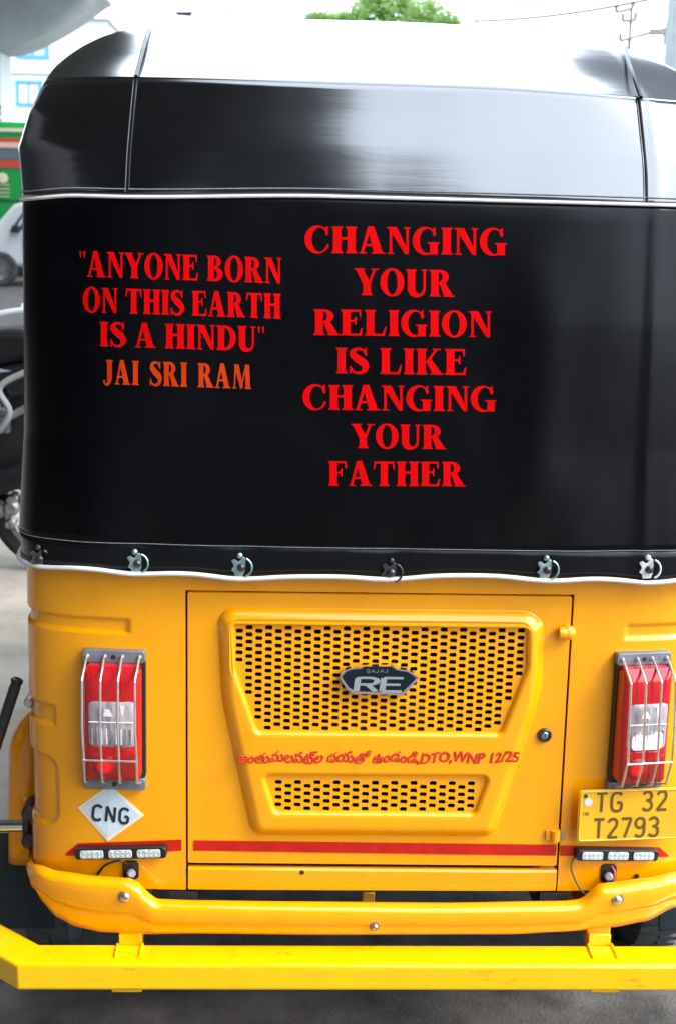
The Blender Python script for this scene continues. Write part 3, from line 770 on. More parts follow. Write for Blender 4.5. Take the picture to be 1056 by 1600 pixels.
def sans(txt, w_, place, m, name, parent, adv=.9, widths=None, depth=.0):
    """place(u,v)->Vector; glyph cap height 1"""
    mb = MB(); x = 0
    for ch in txt:
        if ch == ' ': x += adv*(.55); continue
        verts = []; faces = []
        for st in SANS[ch]:
            P = [Vector((a, b)) for a, b in st]
            if len(P) > 2: P = round_poly_open(P, .12)
            for i in range(len(P)-1):
                a, b = P[i], P[i+1]; t = (b-a).normalized(); nn = Vector((-t.y, t.x))*w_/2
                n = len(verts); verts += [a+nn, a-nn, b-nn, b+nn]; faces.append([n, n+1, n+2, n+3])
                if 0 < i: 
                    n = len(verts); verts += [a+Vector((math.cos(k*math.pi/4), math.sin(k*math.pi/4)))*w_/2 for k in range(8)]; faces.append(list(range(n, n+8)))
        fs, v = union2d(verts, faces, ['+']*len(faces))
        mb.add([place(x+p.x, p.y) for p in v], fs); x += adv
    return mb.build(name, m, parent)
def round_poly_open(P, r):
    out = [P[0]]
    for i in range(1, len(P)-1):
        a = P[i-1]-P[i]; b = P[i+1]-P[i]; t = min(r, a.length*.45, b.length*.45)
        s0 = P[i]+a.normalized()*t; s1 = P[i]+b.normalized()*t
        for k in range(5):
            u = k/4; out.append(s0*(1-u)**2+P[i]*2*u*(1-u)+s1*u*u)
    return out+[P[-1]]

# ---------- fasteners on the hem
def fastener(px, py, m2, big=1.0, rot=0.0):
    c = Wf(px, py, hoodY, -.003); k = big*W(px, py, -.03).__sub__(W(px-1, py, -.03)).length
    def pt(a, b, y): ca, sa = math.cos(rot), math.sin(rot); return Vector((c.x+(a*ca-b*sa)*k, c.y-y, c.z+(a*sa+b*ca)*k))
    mb = MB(); pl = [(-13, 8), (-8, 10), (-4, 6), (0, 9), (3, 13), (6, 12), (7, 4), (6, -8), (3, -15), (-8, -15), (-9, -9), (-13, -6), (-9, 0)]
    n = len(pl); a = [pt(*p, .0) for p in pl]; b = [pt(*p, .0022) for p in pl]
    mb.add(a+b, [tuple(range(n, 2*n))]+[(i, (i+1) % n, n+(i+1) % n, n+i) for i in range(n)])
    base = mb.build('fastener', m2, rick, bevel=.0006)
    cr = MB().tube([pt(5+11*math.cos(t*.1+.0)*1.0, -1+13*math.sin(t*.1), .006) for t in range(-13, 14)], .0016*big, 6); cr.build('fastener_ring', m2, base, smooth=True)
    MB().lathe(pt(1, -2, .002), (0, -1, 0), [(5.5*k, 0), (5.5*k, .004), (3*k, .007), (0, .0075)], 14).build('turn_button', DKS, base, smooth=True)
    MB().lathe(pt(-1, 15, .0), (0, -1, 0), [(4*k, 0), (4*k, .004), (2*k, .007), (0, .0075)], 12).build('rivet', m2, base, smooth=True)
ZG = mat('greenish zinc', (.50, .68, .68), rough=.35, metal=.8, noise=.5, nscale=60)
ZW = mat('pale zinc', (.85, .88, .88), rough=.4, metal=.35, noise=.3, nscale=60)
ZD = mat('dull bronze zinc', (.16, .15, .12), rough=.4, metal=.7, noise=.5, nscale=60)
for (px, py), m2, rt in zip(CLIPPX, (ZD, ZG, ZG, DKS, ZG, ZW), (.0, .1, 0, -.1, 0, .05)): fastener(px, py, m2, 1.12, rt)

# ---------- red tape stripe, stickers
def decal(name, pts, m, parent, f=bodyY, off=-.0012, sub=6):
    P = [Vector(p) for p in pts]; mb = MB()
    # top and bottom polylines: pts given as list of (top, bottom) pairs
    rows = [[], []]
    for i in range(len(pts)-1):
        (t0, b0), (t1, b1) = pts[i], pts[i+1]
        for k in range(sub+(1 if i == len(pts)-2 else 0)):
            u = k/sub
            rows[0].append(Wf(t0[0]+(t1[0]-t0[0])*u, t0[1]+(t1[1]-t0[1])*u, f, off)); rows[1].append(Wf(b0[0]+(b1[0]-b0[0])*u, b0[1]+(b1[1]-b0[1])*u, f, off))
    return mb.grid(rows).build(name, m, parent)
def decal2(name, prs, m, parent, off=-.0012):
    rows = [[], []]; sub = 6
    for i in range(len(prs)-1):
        (t0, b0), (t1, b1) = prs[i], prs[i+1]
        for k in range(sub+1):
            u = k/sub
            rows[0].append(Wf(t0[0]+(t1[0]-t0[0])*u, t0[1]+(t1[1]-t0[1])*u, bodyY, off)); rows[1].append(Wf(b0[0]+(b1[0]-b0[0])*u, b0[1]+(b1[1]-b0[1])*u, bodyY, off))
    return MB().grid(rows).build(name, m, parent)
decal2('tape_stripe', [((103, 1334), (103.5, 1337)), ((122, 1318), (122, 1337)), ((284, 1312), (284, 1329))], REDST, rick)
decal2('tape_stripe', [((303, 1313), (303, 1329)), ((869, 1320), (868, 1337))], REDST, dpanel)
decal2('tape_stripe', [((875, 1321), (875, 1337)), ((1030, 1324), (1030, 1339)), ((1044, 1337), (1043, 1339))], REDST, rick)
def polydecal(name, pl, m, parent, off, depth=.0008):
    a = [Wf(px, py, bodyY, off) for px, py in pl]; n = len(a); b = [v+Vector((0, depth, 0)) for v in a]
    return MB().add(a+b, [tuple(range(n))]+[(i, (i+1) % n, n+(i+1) % n, n+i) for i in range(n)]).build(name, m, parent)
stk = polydecal('cng_sticker', [(172, 1226), (226, 1274), (169, 1315), (122, 1262)], CREAM, rick, -.0016)
polydecal('sticker_field', [(173.5, 1231), (219, 1274), (169, 1309), (128.5, 1262.5)], WSTK, stk, -.0022, .0004)
sans('CNG', .19, lambda u, v: Wf(144+u*22.5+v*2.2, 1281+u*2.6-v*23.5, bodyY, -.0030), INK, 'sticker_lettering', stk, adv=.93)

# ---------- telugu line on the shield
def shieldY(x, z): return bodyY(x)-H
c = bpy.data.curves.new('t', 'FONT'); c.body = "జంతువులపట్ల దయతో ఉండండి,DTO,WNP 12/25"; c.resolution_u = 3
c.bevel_depth = .040; c.bevel_resolution = 0
ot = bpy.data.objects.new('t', c); COL.objects.link(ot); bpy.context.view_layer.update()
me = bpy.data.meshes.new_from_object(ot.evaluated_get(bpy.context.evaluated_depsgraph_get()))
bpy.data.objects.remove(ot)
xs = [v.co.x for v in me.vertices]; x0, x1 = min(xs), max(xs); pts = []
for v in me.vertices:
    q = v.co; u = (q.x-x0)/(x1-x0); px = 371+(809-371)*u; wob = 1.4*math.sin(u*31)+.8*math.sin(u*77)
    pts.append(Wf(px+q.y*5, 1191+wob-q.y*22, shieldY, -.0010-max(0, q.z)*.02))
MB().add(pts, [tuple(p.vertices) for p in me.polygons]).build('painted_lettering', REDP, dpanel, recalc=False, weld=False)

# ---------- badge
def poly3(pl, Y, depth, name, m, parent, bevel=0):
    a = [W(px, py, Y) for px, py in pl]; n = len(a); b = [v+Vector((0, depth, 0)) for v in a]
    return MB().add(a+b, [tuple(range(n))]+[(i, (i+1) % n, n+(i+1) % n, n+i) for i in range(n)]).build(name, m, parent, bevel=bevel)
bY = -H-.004
BP = [(530, 1058), (537, 1048), (548, 1044), (562, 1043), (569, 1041), (612, 1041), (622, 1045), (640, 1048), (655, 1059), (642, 1074), (631, 1086), (552, 1084), (541, 1076)]
bad = poly3(BP, bY, .010, 'door_badge', CHR, dpanel)
BI = [(590+(x-590)*.93, 1063.5+(y-1063.5)*.84-.4) for x, y in BP]
BI[4] = (569, 1042); BI[5] = (612, 1042)
poly3(BI, bY-.0016, .003, 'badge_field', BADGE, bad)
sans('RE', .17, lambda u, v: W(553+u*56+v*3, 1080+u*.6-v*21.5, bY-.0030), SILV, 'badge_lettering', bad, adv=.72)
sans('BAJAJ', .16, lambda u, v: W(573+u*8.4, 1051-v*5.0, bY-.0030), GREYM, 'badge_lettering', bad, adv=.84)

# ---------- door lock, knobs, hinge
lp = Wf(850, 1148, bodyY)
lk = MB().lathe(lp, (0, -1, 0), [(.0125, -.01), (.0125, .004), (.0105, .0065), (.0085, .0065), (.008, .003)], 28).build('door_lock', DKS, dpanel, smooth=True)
MB().lathe(lp, (0, -1, 0), [(.0082, -.002), (.0075, .0045), (.0055, .006), (0, .0062)], 24).build('lock_barrel', STEEL, lk, smooth=True)
MB().box(lp+Vector((0, -.0066, 0)), (.0016, .001, .007)).build('keyhole', INK, lk)
kp = Wf(884, 986, bodyY)
MB().lathe(kp, (.25, -1, 0), [(.0125, -.006), (.013, .008), (.011, .016), (.006, .020), (0, .021)], 20).lathe(kp+Vector((-.002, -.01, .0)), (1, 0, 0), [(0, -.012), (.010, -.012), (.011, 0), (.008, .009), (0, .009)], 16).build('door_stop', YEL, rick, smooth=True)
hp_ = Wf(866, 1303, bodyY)
hg = MB().lathe(hp_+Vector((0, -.006, -.010)), (0, 0, 1), [(0, 0), (.0085, 0), (.0085, .020), (0, .020)], 16).box(hp_+Vector((-.006, -.003, 0)), (.020, .006, .017)).build('door_hinge', YEL, rick, smooth=True, angle=30)
MB().lathe(hp_+Vector((.012, -.006, -.008)), (0, 0, 1), [(0, 0), (.0045, 0), (.0045, .018), (0, .018)], 12).build('hinge_pin', STEEL, hg, smooth=True)
for (px, py) in ((472, 1363), (994, 1369)):
    q = Wf(px, py, bodyY, -.002); MB().lathe(q, (0, -1, 0), [(.0042, -.001), (.0042, .0012), (0, .0014)], 12).build('panel_screw', DKS, rick, smooth=True)

# ---------- tail lamps with wire guards
def tail_lamp(px, py, wpx, hpx, rotz, bright=False):
    c = Wf(px, py, bodyY, 0); k = (W(px+1, py, c.y)-W(px, py, c.y)).length
    e = empty('tail_lamp', c, rick); e.rotation_euler = (0, 0, rotz)
    w_, h_ = wpx*k, hpx*k*1.02
    # grey end plates of the guard
    pb = MB()
    for s_ in (1, -1):
        pl = round_poly([Vector(p) for p in ((-w_/2-.002, s_*h_/2-.013), (w_/2+.002, s_*h_/2-.013), (w_/2+.002, s_*h_/2+.008), (-w_/2-.002, s_*h_/2+.008))], .005, 4)
        pb = MB().prism([(p.x, p.y) for p in pl], -.014, .004)
        g = pb.build('guard_plate', GREYM, e, bevel=.001)
        MB().lathe((.000, -.0145, s_*h_/2-.003), (0, -1, 0), [(.0045, -.001), (.004, .0005), (0, .0006)], 14).build('plate_screw', INK, g, smooth=True)
    # housing and lens, domed
    def lens(x0, x1, z0, z1, y, dome, r, name, m, par, nx=14, nz=18):
        rows = []
        ring = round_poly([Vector(p) for p in ((x0, z0), (x1, z0), (x1, z1), (x0, z1))], r, 5); cc = Vector(((x0+x1)/2, (z0+z1)/2))
        for k_ in range(9):
            f = k_/8; s_ = 1-f; hh = y-dome*math.sqrt(max(0, 1-s_**3)) if k_ else y
            rows.append([Vector((cc.x+(p.x-cc.x)*s_, hh, cc.y+(p.y-cc.y)*s_)) for p in ring+[ring[0]]])
        rows.insert(0, [Vector((p.x, .004, p.y)) for p in ring+[ring[0]]])
        return MB().grid(rows).build(name, m, par, smooth=True, angle=50)
    lw, lh = w_*.93, h_-.026
    lens(-lw/2-.003, lw/2+.006, -lh/2-.004, lh/2+.004, -.012, .002, .006, 'lamp_housing', BLK, e)
    L = lens(-lw/2, lw/2, -lh/2, lh/2, -.034, .010, .010, 'lamp_lens', LENSR, e)
    # lower reflector panel
    lens(-lw/2+.005, lw/2-.005, -lh/2+.003, -lh/2+lh*.26, -.0405, .003, .005, 'lamp_reflector', LENSD, L)
    gs = MB().lathe((0, 0, 0), (0, -1, 0), [(.021, -.0015), (.018, .0006), (.009, .0014), (0, .0016)], 28).build('lit_bulb_spot', GLOWR, L, smooth=True); gs.location = (-lw*.12, -.0437, -lh/2+lh*.14)
    # clear centre, moulded divider and flutes; white flutes and patches paint in bright spots
    cl = lens(-lw/2+.009, lw/2-.007, -lh*.21, lh*.235, -.0405, .006, .013, 'clear_lens', LENSW, L)
    MB().tube([(-lw/2+.011, -.0462, lh*.035), (lw/2-.009, -.0462, lh*.035)], .0011, 6).build('lens_divider', LENSE, cl, smooth=True)
    for i in range(9):
        xx = -lw/2+.016+i*(lw-.030)/8; MB().tube([(xx, -.0450, -lh*.16), (xx, -.0458, -lh*.02)], .0013, 5).build('lens_flute', LENSE if i in (2, 3, 5, 6) else LENSW, cl, smooth=True)
    MB().add([(-lw*.10, -.0468, lh*.155), (-lw*.02, -.0468, lh*.15), (lw*.05, -.0468, lh*.085), (-lw*.13, -.0468, lh*.09)], [(0, 1, 2, 3)]).build('facet_glint', LENSE, cl)
    MB().add([(lw*.16, -.0466, lh*.19), (lw*.24, -.0466, lh*.18), (lw*.22, -.0466, lh*.10), (lw*.19, -.0466, lh*.10)], [(0, 1, 2, 3)]).build('facet_glint', LENSE, cl)
    if bright:
        pts = round_poly([Vector(q) for q in ((-lw*.30, -lh*.185), (lw*.33, -lh*.185), (lw*.35, -lh*.03), (-lw*.30, -lh*.05))], .008, 4)
        MB().add([(p.x, -.0464, p.y) for p in pts], [tuple(range(len(pts)))]).build('facet_glint', LENSE, cl)
    # wires
    for i in range(4):
        x = -w_/2+.007+i*(w_-.014)/3
        jx = random.uniform(-.0015, .0015); jy = random.uniform(-.002, .002)
        pts = [Vector(q) for q in ((x, -.014, h_/2-.002), (x, -.020, h_/2-.003), (x+jx, -.056, h_/2-.026), (x+jx, -.060, h_/2-.030), (x+jx*.5, -.065+jy, 0), (x+.0015, -.064, -h_*.23), (x+.001, -.062, -h_*.26), (x, -.050, -h_/2+.016), (x, -.020, -h_/2+.003), (x, -.014, -h_/2+.002))]
        MB().tube(pts, .0021, 8).build('guard_wire', WIRE, e, smooth=True)
        MB().lathe((x, -.012, h_/2-.002), (0, -1, 0), [(.0042, 0), (.0042, .003), (.002, .006), (0, .0062)], 10).build('guard_weld', WIRE, e, smooth=True)
    MB().tube([(-w_/2+.006, -.0655, -h_*.235), (w_/2-.006, -.0655, -h_*.235)], .0018, 8).build('guard_wire', WIRE, e, smooth=True)
    return e
tail_lamp(180.5, 1120, 94, 206, R_(-3))['label'] = 'left tail lamp behind a wire guard'
tail_lamp(994, 1124, 84, 204, R_(9), True)['label'] = 'right tail lamp behind a bent wire guard'

# ---------- led strips
def led(px0, px1, py0, py1):
    c = Wf((px0+px1)/2, (py0+py1)/2, bodyY, 0); a = Wf(px0, py0, bodyY); b = Wf(px1, py1, bodyY); w_ = b.x-a.x
    hh = .0205
    e = empty('led_strip', (c.x, c.y-.001, c.z), rick)
    ang = math.atan2(b.y-a.y, b.x-a.x); e.rotation_euler = (0, -math.atan2(b.z-a.z, w_), ang)
    w2 = math.hypot(w_, b.y-a.y)
    pl = round_poly([Vector(p) for p in ((-w2/2, -hh/2), (w2/2, -hh/2), (w2/2, hh/2), (-w2/2, hh/2))], .006, 5)
    MB().prism([(p.x, p.y) for p in pl], -.014, .003).build('led_housing', BLK, e, bevel=.0015)
    for i in range(3):
        cx_ = (-.335+.335*i)*w2*.93
        pl = round_poly([Vector(p) for p in ((cx_-w2*.128, -hh*.36), (cx_+w2*.128, -hh*.36), (cx_+w2*.128, hh*.36), (cx_-w2*.128, hh*.36))], .004, 5)
        o = MB().prism([(p.x, p.y) for p in pl], -.0165, -.012).build('led_lens', LEDW, e, bevel=.001)
        for q in range(4):
            for r_ in range(2):
                MB().lathe((cx_+(q-1.5)*w2*.055, -.0165, (r_-.5)*hh*.32), (0, -1, 0), [(.0022, -.0004), (.0018, .0006), (0, .001)], 8).build('led_bead', ZW, o, smooth=True)
    return e
led(120, 262, 1329.5, 1327); led(897, 1024, 1331, 1332)

# ---------- number plate
pc = Wf(905, 1272, bodyY); PY = pc.y-.008
pA, pB, pC_, pD = W(905, 1233, PY-.012), W(899, 1314, PY-.012), None, None
plw = .200; plh = (pA.z-pB.z)
pe = empty('number_plate', (pA.x+plw/2-.002, PY-.008, (pA.z+pB.z)/2+.001), rick); pe.rotation_euler = (0, R_(-.6), R_(4)); pe['label'] = 'yellow embossed number plate reading TG 32 T2793'
pl = round_poly([Vector(p) for p in ((-plw/2, -plh/2), (plw/2, -plh/2), (plw/2, plh/2), (-plw/2, plh/2))], .006, 5)
MB().prism([(p.x, p.y) for p in pl], -.003, .0).build('plate_sheet', PLY, pe, bevel=.0008)
ring = [Vector((p.x*.965, -.0034, p.y*.94)) for p in pl]; MB().tube(ring, .0016, 6, closed=True).build('plate_rim', PLY, pe, smooth=True)
def PLP(u0, v0, su, sv): return lambda u, v: Vector((u0+u*su, -.0038, v0+v*sv))
ch = plh*.37
sans('TG', .15, PLP(-plw/2+.0325, plh*.075, .031, ch), PLK, 'plate_lettering', pe, adv=.84)
sans('32', .15, PLP(-plw/2+.1150, plh*.075, .031, ch), PLK, 'plate_lettering', pe, adv=.84)
sans('T2793', .15, PLP(-plw/2+.0300, -plh*.43, .031, ch), PLK, 'plate_lettering', pe, adv=.80)
sans('IND', .16, PLP(-plw/2+.0090, plh*.02, .005, .006), PLK, 'plate_lettering', pe, adv=.75)
MB().lathe((-plw/2+.0175, -.0034, plh*.27), (0, -1, 0), [(.0075, 0), (.0075, .0006), (0, .0008)], 24).build('plate_hologram', mat('pale foil', (.75, .85, .85), rough=.2, metal=.3), pe)
MB().lathe((-plw/2+.0125, -.0034, plh*.395), (0, -1, 0), [(.0032, 0), (.003, .002), (0, .0028)], 12).build('plate_bolt', DKS, pe, smooth=True)
MB().tube([Vector((-.03, .003, 0)), Vector((-.03, .03, 0))], .005, 8).tube([Vector((.04, .003, 0)), Vector((.04, .06, 0))], .005, 8).build('plate_bracket', DKS, pe)

# ---------- grommets, loose wires
for (px, py, s_) in ((205, 1358, 1), (950, 1363, -1)):
    q = Wf(px, py, bodyY, -.001); k = .00105
    g = MB(); pl = round_poly([Vector(p) for p in ((-.014, -.018), (.014, -.018), (.014, .016), (-.014, .016))], .007, 4)
    o = g.prism([(p.x+q.x, p.y+q.z) for p in pl], q.y-.003, q.y+.004).build('cable_grommet', BLK, rick, bevel=.001)
    MB().lathe(q+Vector((0, -.002, -.006)), (.2*s_, -1, .3), [(.008, -.004), (.008, .010), (.005, .014), (0, .014)], 14).build('cable_plug', mat('grey plug', (.30, .31, .33), rough=.35, metal=.2), o, smooth=True)
    if s_ < 0:
        MB().tube(catmull([q+Vector((.004, -.003, .014)), q+Vector((.009, -.010, .004)), q+Vector((.007, -.010, -.016))], 6), .0018, 6).build('red_wire', mat('pink wire', (.7, .12, .12), rough=.5), o, smooth=True)
MB().tube(catmull([Wf(153, 1366, bodyY, -.004), Wf(165, 1352, bodyY, -.012), Wf(186, 1345, bodyY, -.014), Wf(200, 1350, bodyY, -.008)], 8), .0024, 6).build('cable', BLK, rick, smooth=True)
MB().tube(catmull([Wf(899, 1335, bodyY, -.006), Wf(892, 1352, bodyY, -.010), Wf(897, 1373, bodyY, -.012), Wf(908, 1392, bodyY, -.014), Wf(918, 1400, bodyY, -.012)], 8), .0018, 6).build('cable', mat('dusty cable', (.10, .09, .06), rough=.6), rick, smooth=True)

# ---------- moulded bumper
def lin(pts, x):
    if x <= pts[0][0]: return pts[0][1]
    for a, b in zip(pts, pts[1:]):
        if x <= b[0]: t = (x-a[0])/(b[0]-a[0]); t = t*t*(3-2*t)*.5+t*.5; return a[1]+(b[1]-a[1])*t
    return pts[-1][1]
topL = [(46, 1350), (60, 1353), (90, 1363), (150, 1371), (200, 1374), (214, 1379), (224, 1389), (234, 1400), (246, 1407), (300, 1409), (450, 1411), (700, 1413), (880, 1410), (903, 1408), (916, 1402), (926, 1391), (936, 1383), (955, 1381), (1010, 1374), (1056, 1364), (1110, 1350)]
botL = [(46, 1372), (56, 1395), (70, 1420), (90, 1441), (120, 1456), (160, 1464), (230, 1467), (300, 1466), (500, 1468), (800, 1467), (880, 1463), (960, 1456), (1010, 1447), (1056, 1425), (1100, 1385)]
def bumpY(x): return perim_y(x, .612, .16, 4.2, -.052)
rows = []
NP = 16
us = [46+(1105-46)*i/150 for i in range(151)]
xlist = []
cols = []
for px in us:
    yt, yb_ = lin(topL, px), lin(botL, px); span = yb_-yt; col = []
    pt_ = Wf(px, yt, lambda x, z: bumpY(x)+.020); pb_ = Wf(px, yb_, lambda x, z: bumpY(x))
    zt_, zb_ = pt_.z, pb_.z; x = pt_.x; yy = bumpY(x); hgt = zt_-zb_
    # profile t from top lip (inside) to bottom (inside)
    prof = [(-.006, .030), (.0, .020), (-.0005, .010), (-.003, .003), (-.008, 0), (-.022, .001)]
    mid = max(.028, hgt*.52)
    prof += [(-mid+.004, .0012), (-mid+.001, .0022), (-mid-.001, .0050), (-mid-.010, .0055), (-hgt*.80, .006), (-hgt+.012, .009), (-hgt+.004, .015), (-hgt, .024), (-hgt, .055)]
    prof = [(max(-hgt, a), b) for a, b in prof]
    for a, b in prof: col.append(Vector((x, yy+b, zt_+a)))
    cols.append(col)
# end returns: turn the ends forward round the body corner
e0 = cols[0]; e1 = cols[-1]
cols = [[Vector((p.x-.004, p.y+.055, p.z*.96+.04*e0[0].z if False else p.z)) for p in e0]]+cols+[[Vector((p.x+.004, p.y+.055, p.z)) for p in e1]]
bumper = MB().grid([[c_[i] for c_ in cols] for i in range(len(cols[0]))]).build('bumper', YEL, rick, smooth=True, angle=60)
sm = bumper.modifiers.new('thickness', 'SOLIDIFY'); sm.thickness = .003; sm.offset = -1
def bolt(px, py, Y, r=.0085, par=bumper):
    q = W(px, py, Y)
    o = MB().lathe(q, (0, -1, 0), [(r*1.5, -.004), (r*1.5, .0008), (r*1.15, .0014), (r, .0014)], 20).build('bolt_washer', mat('dull washer', (.30, .20, .08), rough=.5, metal=.4), par, smooth=True)
    MB().lathe(q, (0, -1, 0), [(r, .001), (r*.95, .006), (r*.6, .0085), (r*.25, .009), (0, .008)], 18).build('bolt_head', STEEL, o, smooth=True)
for px, py, r in ((196, 1400, .0085), (963, 1405, .0085), (585, 1447, .006)):
    q = Wf(px, py, lambda x, z: bumpY(x), -.001); bolt(px, py, q.y, r)

# ---------- square-section guard bar
BY = -.10; bt = .050
zc = (W(500, 1508, BY).z+W(500, 1549, BY).z)/2; bh = W(500, 1507, BY).z-W(500, 1548, BY).z
bpts = [Vector((-.86, .16, zc+.0)), Vector((-.635, BY+.028, zc)), Vector((-.575, BY+.004, zc-.0)), Vector((.66, BY+.004, zc)), Vector((.75, BY+.05, zc)), Vector((.88, .20, zc))]
xL = W(28, 1530, BY).x
bpts = [Vector((xL-.20, BY+.18, zc)), Vector((xL, BY, zc)), Vector((.66, BY, zc)), Vector((.86, BY+.18, zc))]
def bar(path, dpt, h, ch_=.004):
    rows = []
    prof = [(-0, h/2-ch_), (ch_, h/2), (dpt-ch_, h/2), (dpt, h/2-ch_), (dpt, -h/2+ch_), (dpt-ch_, -h/2), (ch_, -h/2), (0, -h/2+ch_), (0, h/2-ch_)]
    for i, p in enumerate(path):
        a = path[max(0, i-1)]; b = path[min(len(path)-1, i+1)]
        t0 = (p-a).normalized() if i > 0 else (b-p).normalized(); t1 = (b-p).normalized() if i < len(path)-1 else t0
        n0 = Vector((-t0.y, t0.x, 0)); n1 = Vector((-t1.y, t1.x, 0)); m = (n0+n1).normalized(); m = m/m.dot(n0)
        rows.append([p+m*d+Vector((0, 0, z)) for d, z in prof])
    mb = MB().grid(rows); n = len(prof)-1
    mb.add(rows[0][:n], [tuple(range(n))]); mb.add(rows[-1][:n], [tuple(range(n))])
    return mb
gb = bar(bpts, .070, bh).build('guard_bar', LEM, rick, smooth=True, angle=25)
bv = gb.modifiers.new('bevel', 'BEVEL'); bv.width = .0025; bv.segments = 2; bv.angle_limit = R_(30)
gb['label'] = 'lemon yellow square section guard bar across the bottom'
for px in (200, 945):
    q = W(px, 1478, BY+.03); MB().box((q.x, BY+.09, zc+.01), (.042, .02, bh+.085)).box((q.x, BY+.035, zc-bh/2-.004), (.052, .052, .008)).box((q.x, .10, zc+.03), (.04, .26, .03)).build('bar_bracket', LEM, rick, bevel=.002)
for px in (200, 945):      # lumpy weld beads where the posts meet the bar
    q = W(px, 1478, BY+.03)
    for sx_ in (-1, 1):
        pts = [Vector((q.x+sx_*.0215+random.uniform(-.001, .001), BY+.020+k*.006, zc+bh/2+.001)) for k in range(9)]
        MB().tube(pts, [random.uniform(.0022, .0038) for _ in pts], 7).build('weld_bead', LEM, gb, smooth=True)
q = W(575, 1402, .02)
MB().box((q.x, .06, q.z), (.022, .10, .03)).build('bumper_bracket', BRASS, rick, bevel=.002)

# ---------- chassis, engine and underside
MB().box((0, .62, zB-.012), (1.0, 1.0, .020)).build('floor_pan', DARK, rick)
MB().box((0, .14, zB+.01), (1.02, .03, .05)).build('rear_crossbeam', DARK, rick, bevel=.004)
for x_ in (-.33, .33): MB().box((x_, .5, .33), (.05, 1.0, .05)).build('chassis_rail', DARK, rick)
YSHADE = mat('shaded yellow inner paint', (.50, .14, .02), rough=.7, col2=(.22, .07, .02), nscale=6)  # body yellow darkened to paint in the bay's shade behind the grille
OLIVE = mat('oily cast metal', (.20, .19, .10), rough=.4, metal=.4, noise=.5, nscale=15)
eng = MB().box((.06, .33, .56), (.20, .20, .13)).lathe((.0, .28, .53), (0, 1, 0), [(0, 0), (.09, 0), (.09, .22), (0, .22)], 20).build('engine', OLIVE, rick, bevel=.006)
for i in range(9): MB().box((.06, .215, .505+i*.014), (.18, .03, .005)).build('cooling_fin', OLIVE, eng)
MB().tube(catmull([(-.22, .20, .52), (-.05, .20, .54), (.12, .22, .50), (.28, .24, .53)], 6), .022, 10).build('exhaust', DKS, eng, smooth=True)
MB().lathe((-.30, .25, .33), (1, 0, 0), [(0, 0), (.055, 0), (.06, .02), (.06, .34), (.05, .36), (0, .36)], 22).build('silencer', mat('rusty steel', (.12, .07, .04), rough=.7, metal=.4, noise=.5), rick, smooth=True)
MB().tube([(-.5, .50, .22), (.5, .50, .22)], .03, 12).build('axle', DARK, rick, smooth=True)
MB().tube([(.16, .10, .37), (.26, .02, .37), (.33, .02, .40)], .012, 8).build('exhaust_pipe', BRASS, rick, smooth=True)
MB().box((0, .9, .60), (1.1, .02, .62)).build('bulkhead', YSHADE, rick)
for x_ in (-.50, .50): MB().box((x_, .48, .60), (.01, .80, .62)).build('engine_bay_side', YSHADE, rick)
MB().box((0, .50, .93), (.98, .80, .01)).build('engine_bay_top', YSHADE, rick)
# interior seat back / side bodies
for s_ in (-1, 1):
    MB().box((s_*.57, 1.45, .62), (.035, .80, .50)).build('side_panel', YEL, rick, bevel=.01)
MB().box((0, 1.45, .40), (1.1, 1.0, .03)).build('cabin_floor', DARK, rick)
MB().box((0, 1.15, .62), (1.0, .35, .30)).build('passenger_seat', BLK, rick, bevel=.03, seg=3)
MB().prism([(-.48, .40), (.48, .40), (.44, 1.10), (-.44, 1.10)], 2.05, 2.12).build('front_cowl', YEL, rick, bevel=.02)
MB().prism([(-.46, 1.12), (.46, 1.12), (.40, 1.66), (-.40, 1.66)], 2.0, 2.01).build('windscreen', mat('glass', (.05, .06, .06), rough=.05), rick)

# rear wheels and mudguards
def wheel(c, r, w_, parent, name='wheel', seg=40):
    e = empty(name, c, parent)
    prof = [(r*.62, -w_*.42), (r*.80, -w_*.5), (r*.93, -w_*.46), (r*.985, -w_*.36), (r, -w_*.15), (r, w_*.15), (r*.985, w_*.36), (r*.93, w_*.46), (r*.80, w_*.5), (r*.62, w_*.42)]
    t = MB().lathe((0, 0, 0), (1, 0, 0), prof, seg).build('tyre', TYRE, e, smooth=True)
    tb = MB()
    for k in range(seg):
        a = 2*math.pi*k/seg
        for s_ in (-1, 1):
            rot = Matrix.Rotation(a, 3, 'X')
            tb.box(rot @ Vector((s_*w_*.22, 0, r*1.0)), (w_*.36, r*.075, r*.035), rot)
    tb.build('tread_blocks', TYRE, t)
    MB().lathe((0, 0, 0), (1, 0, 0), [(0, -w_*.2), (r*.30, -w_*.2), (r*.35, -w_*.32), (r*.60, -w_*.40), (r*.64, -w_*.42), (r*.64, w_*.42), (r*.6, w_*.38), (r*.3, w_*.2), (0, w_*.2)], 32).build('rim', STEEL, e, smooth=True)
    return e
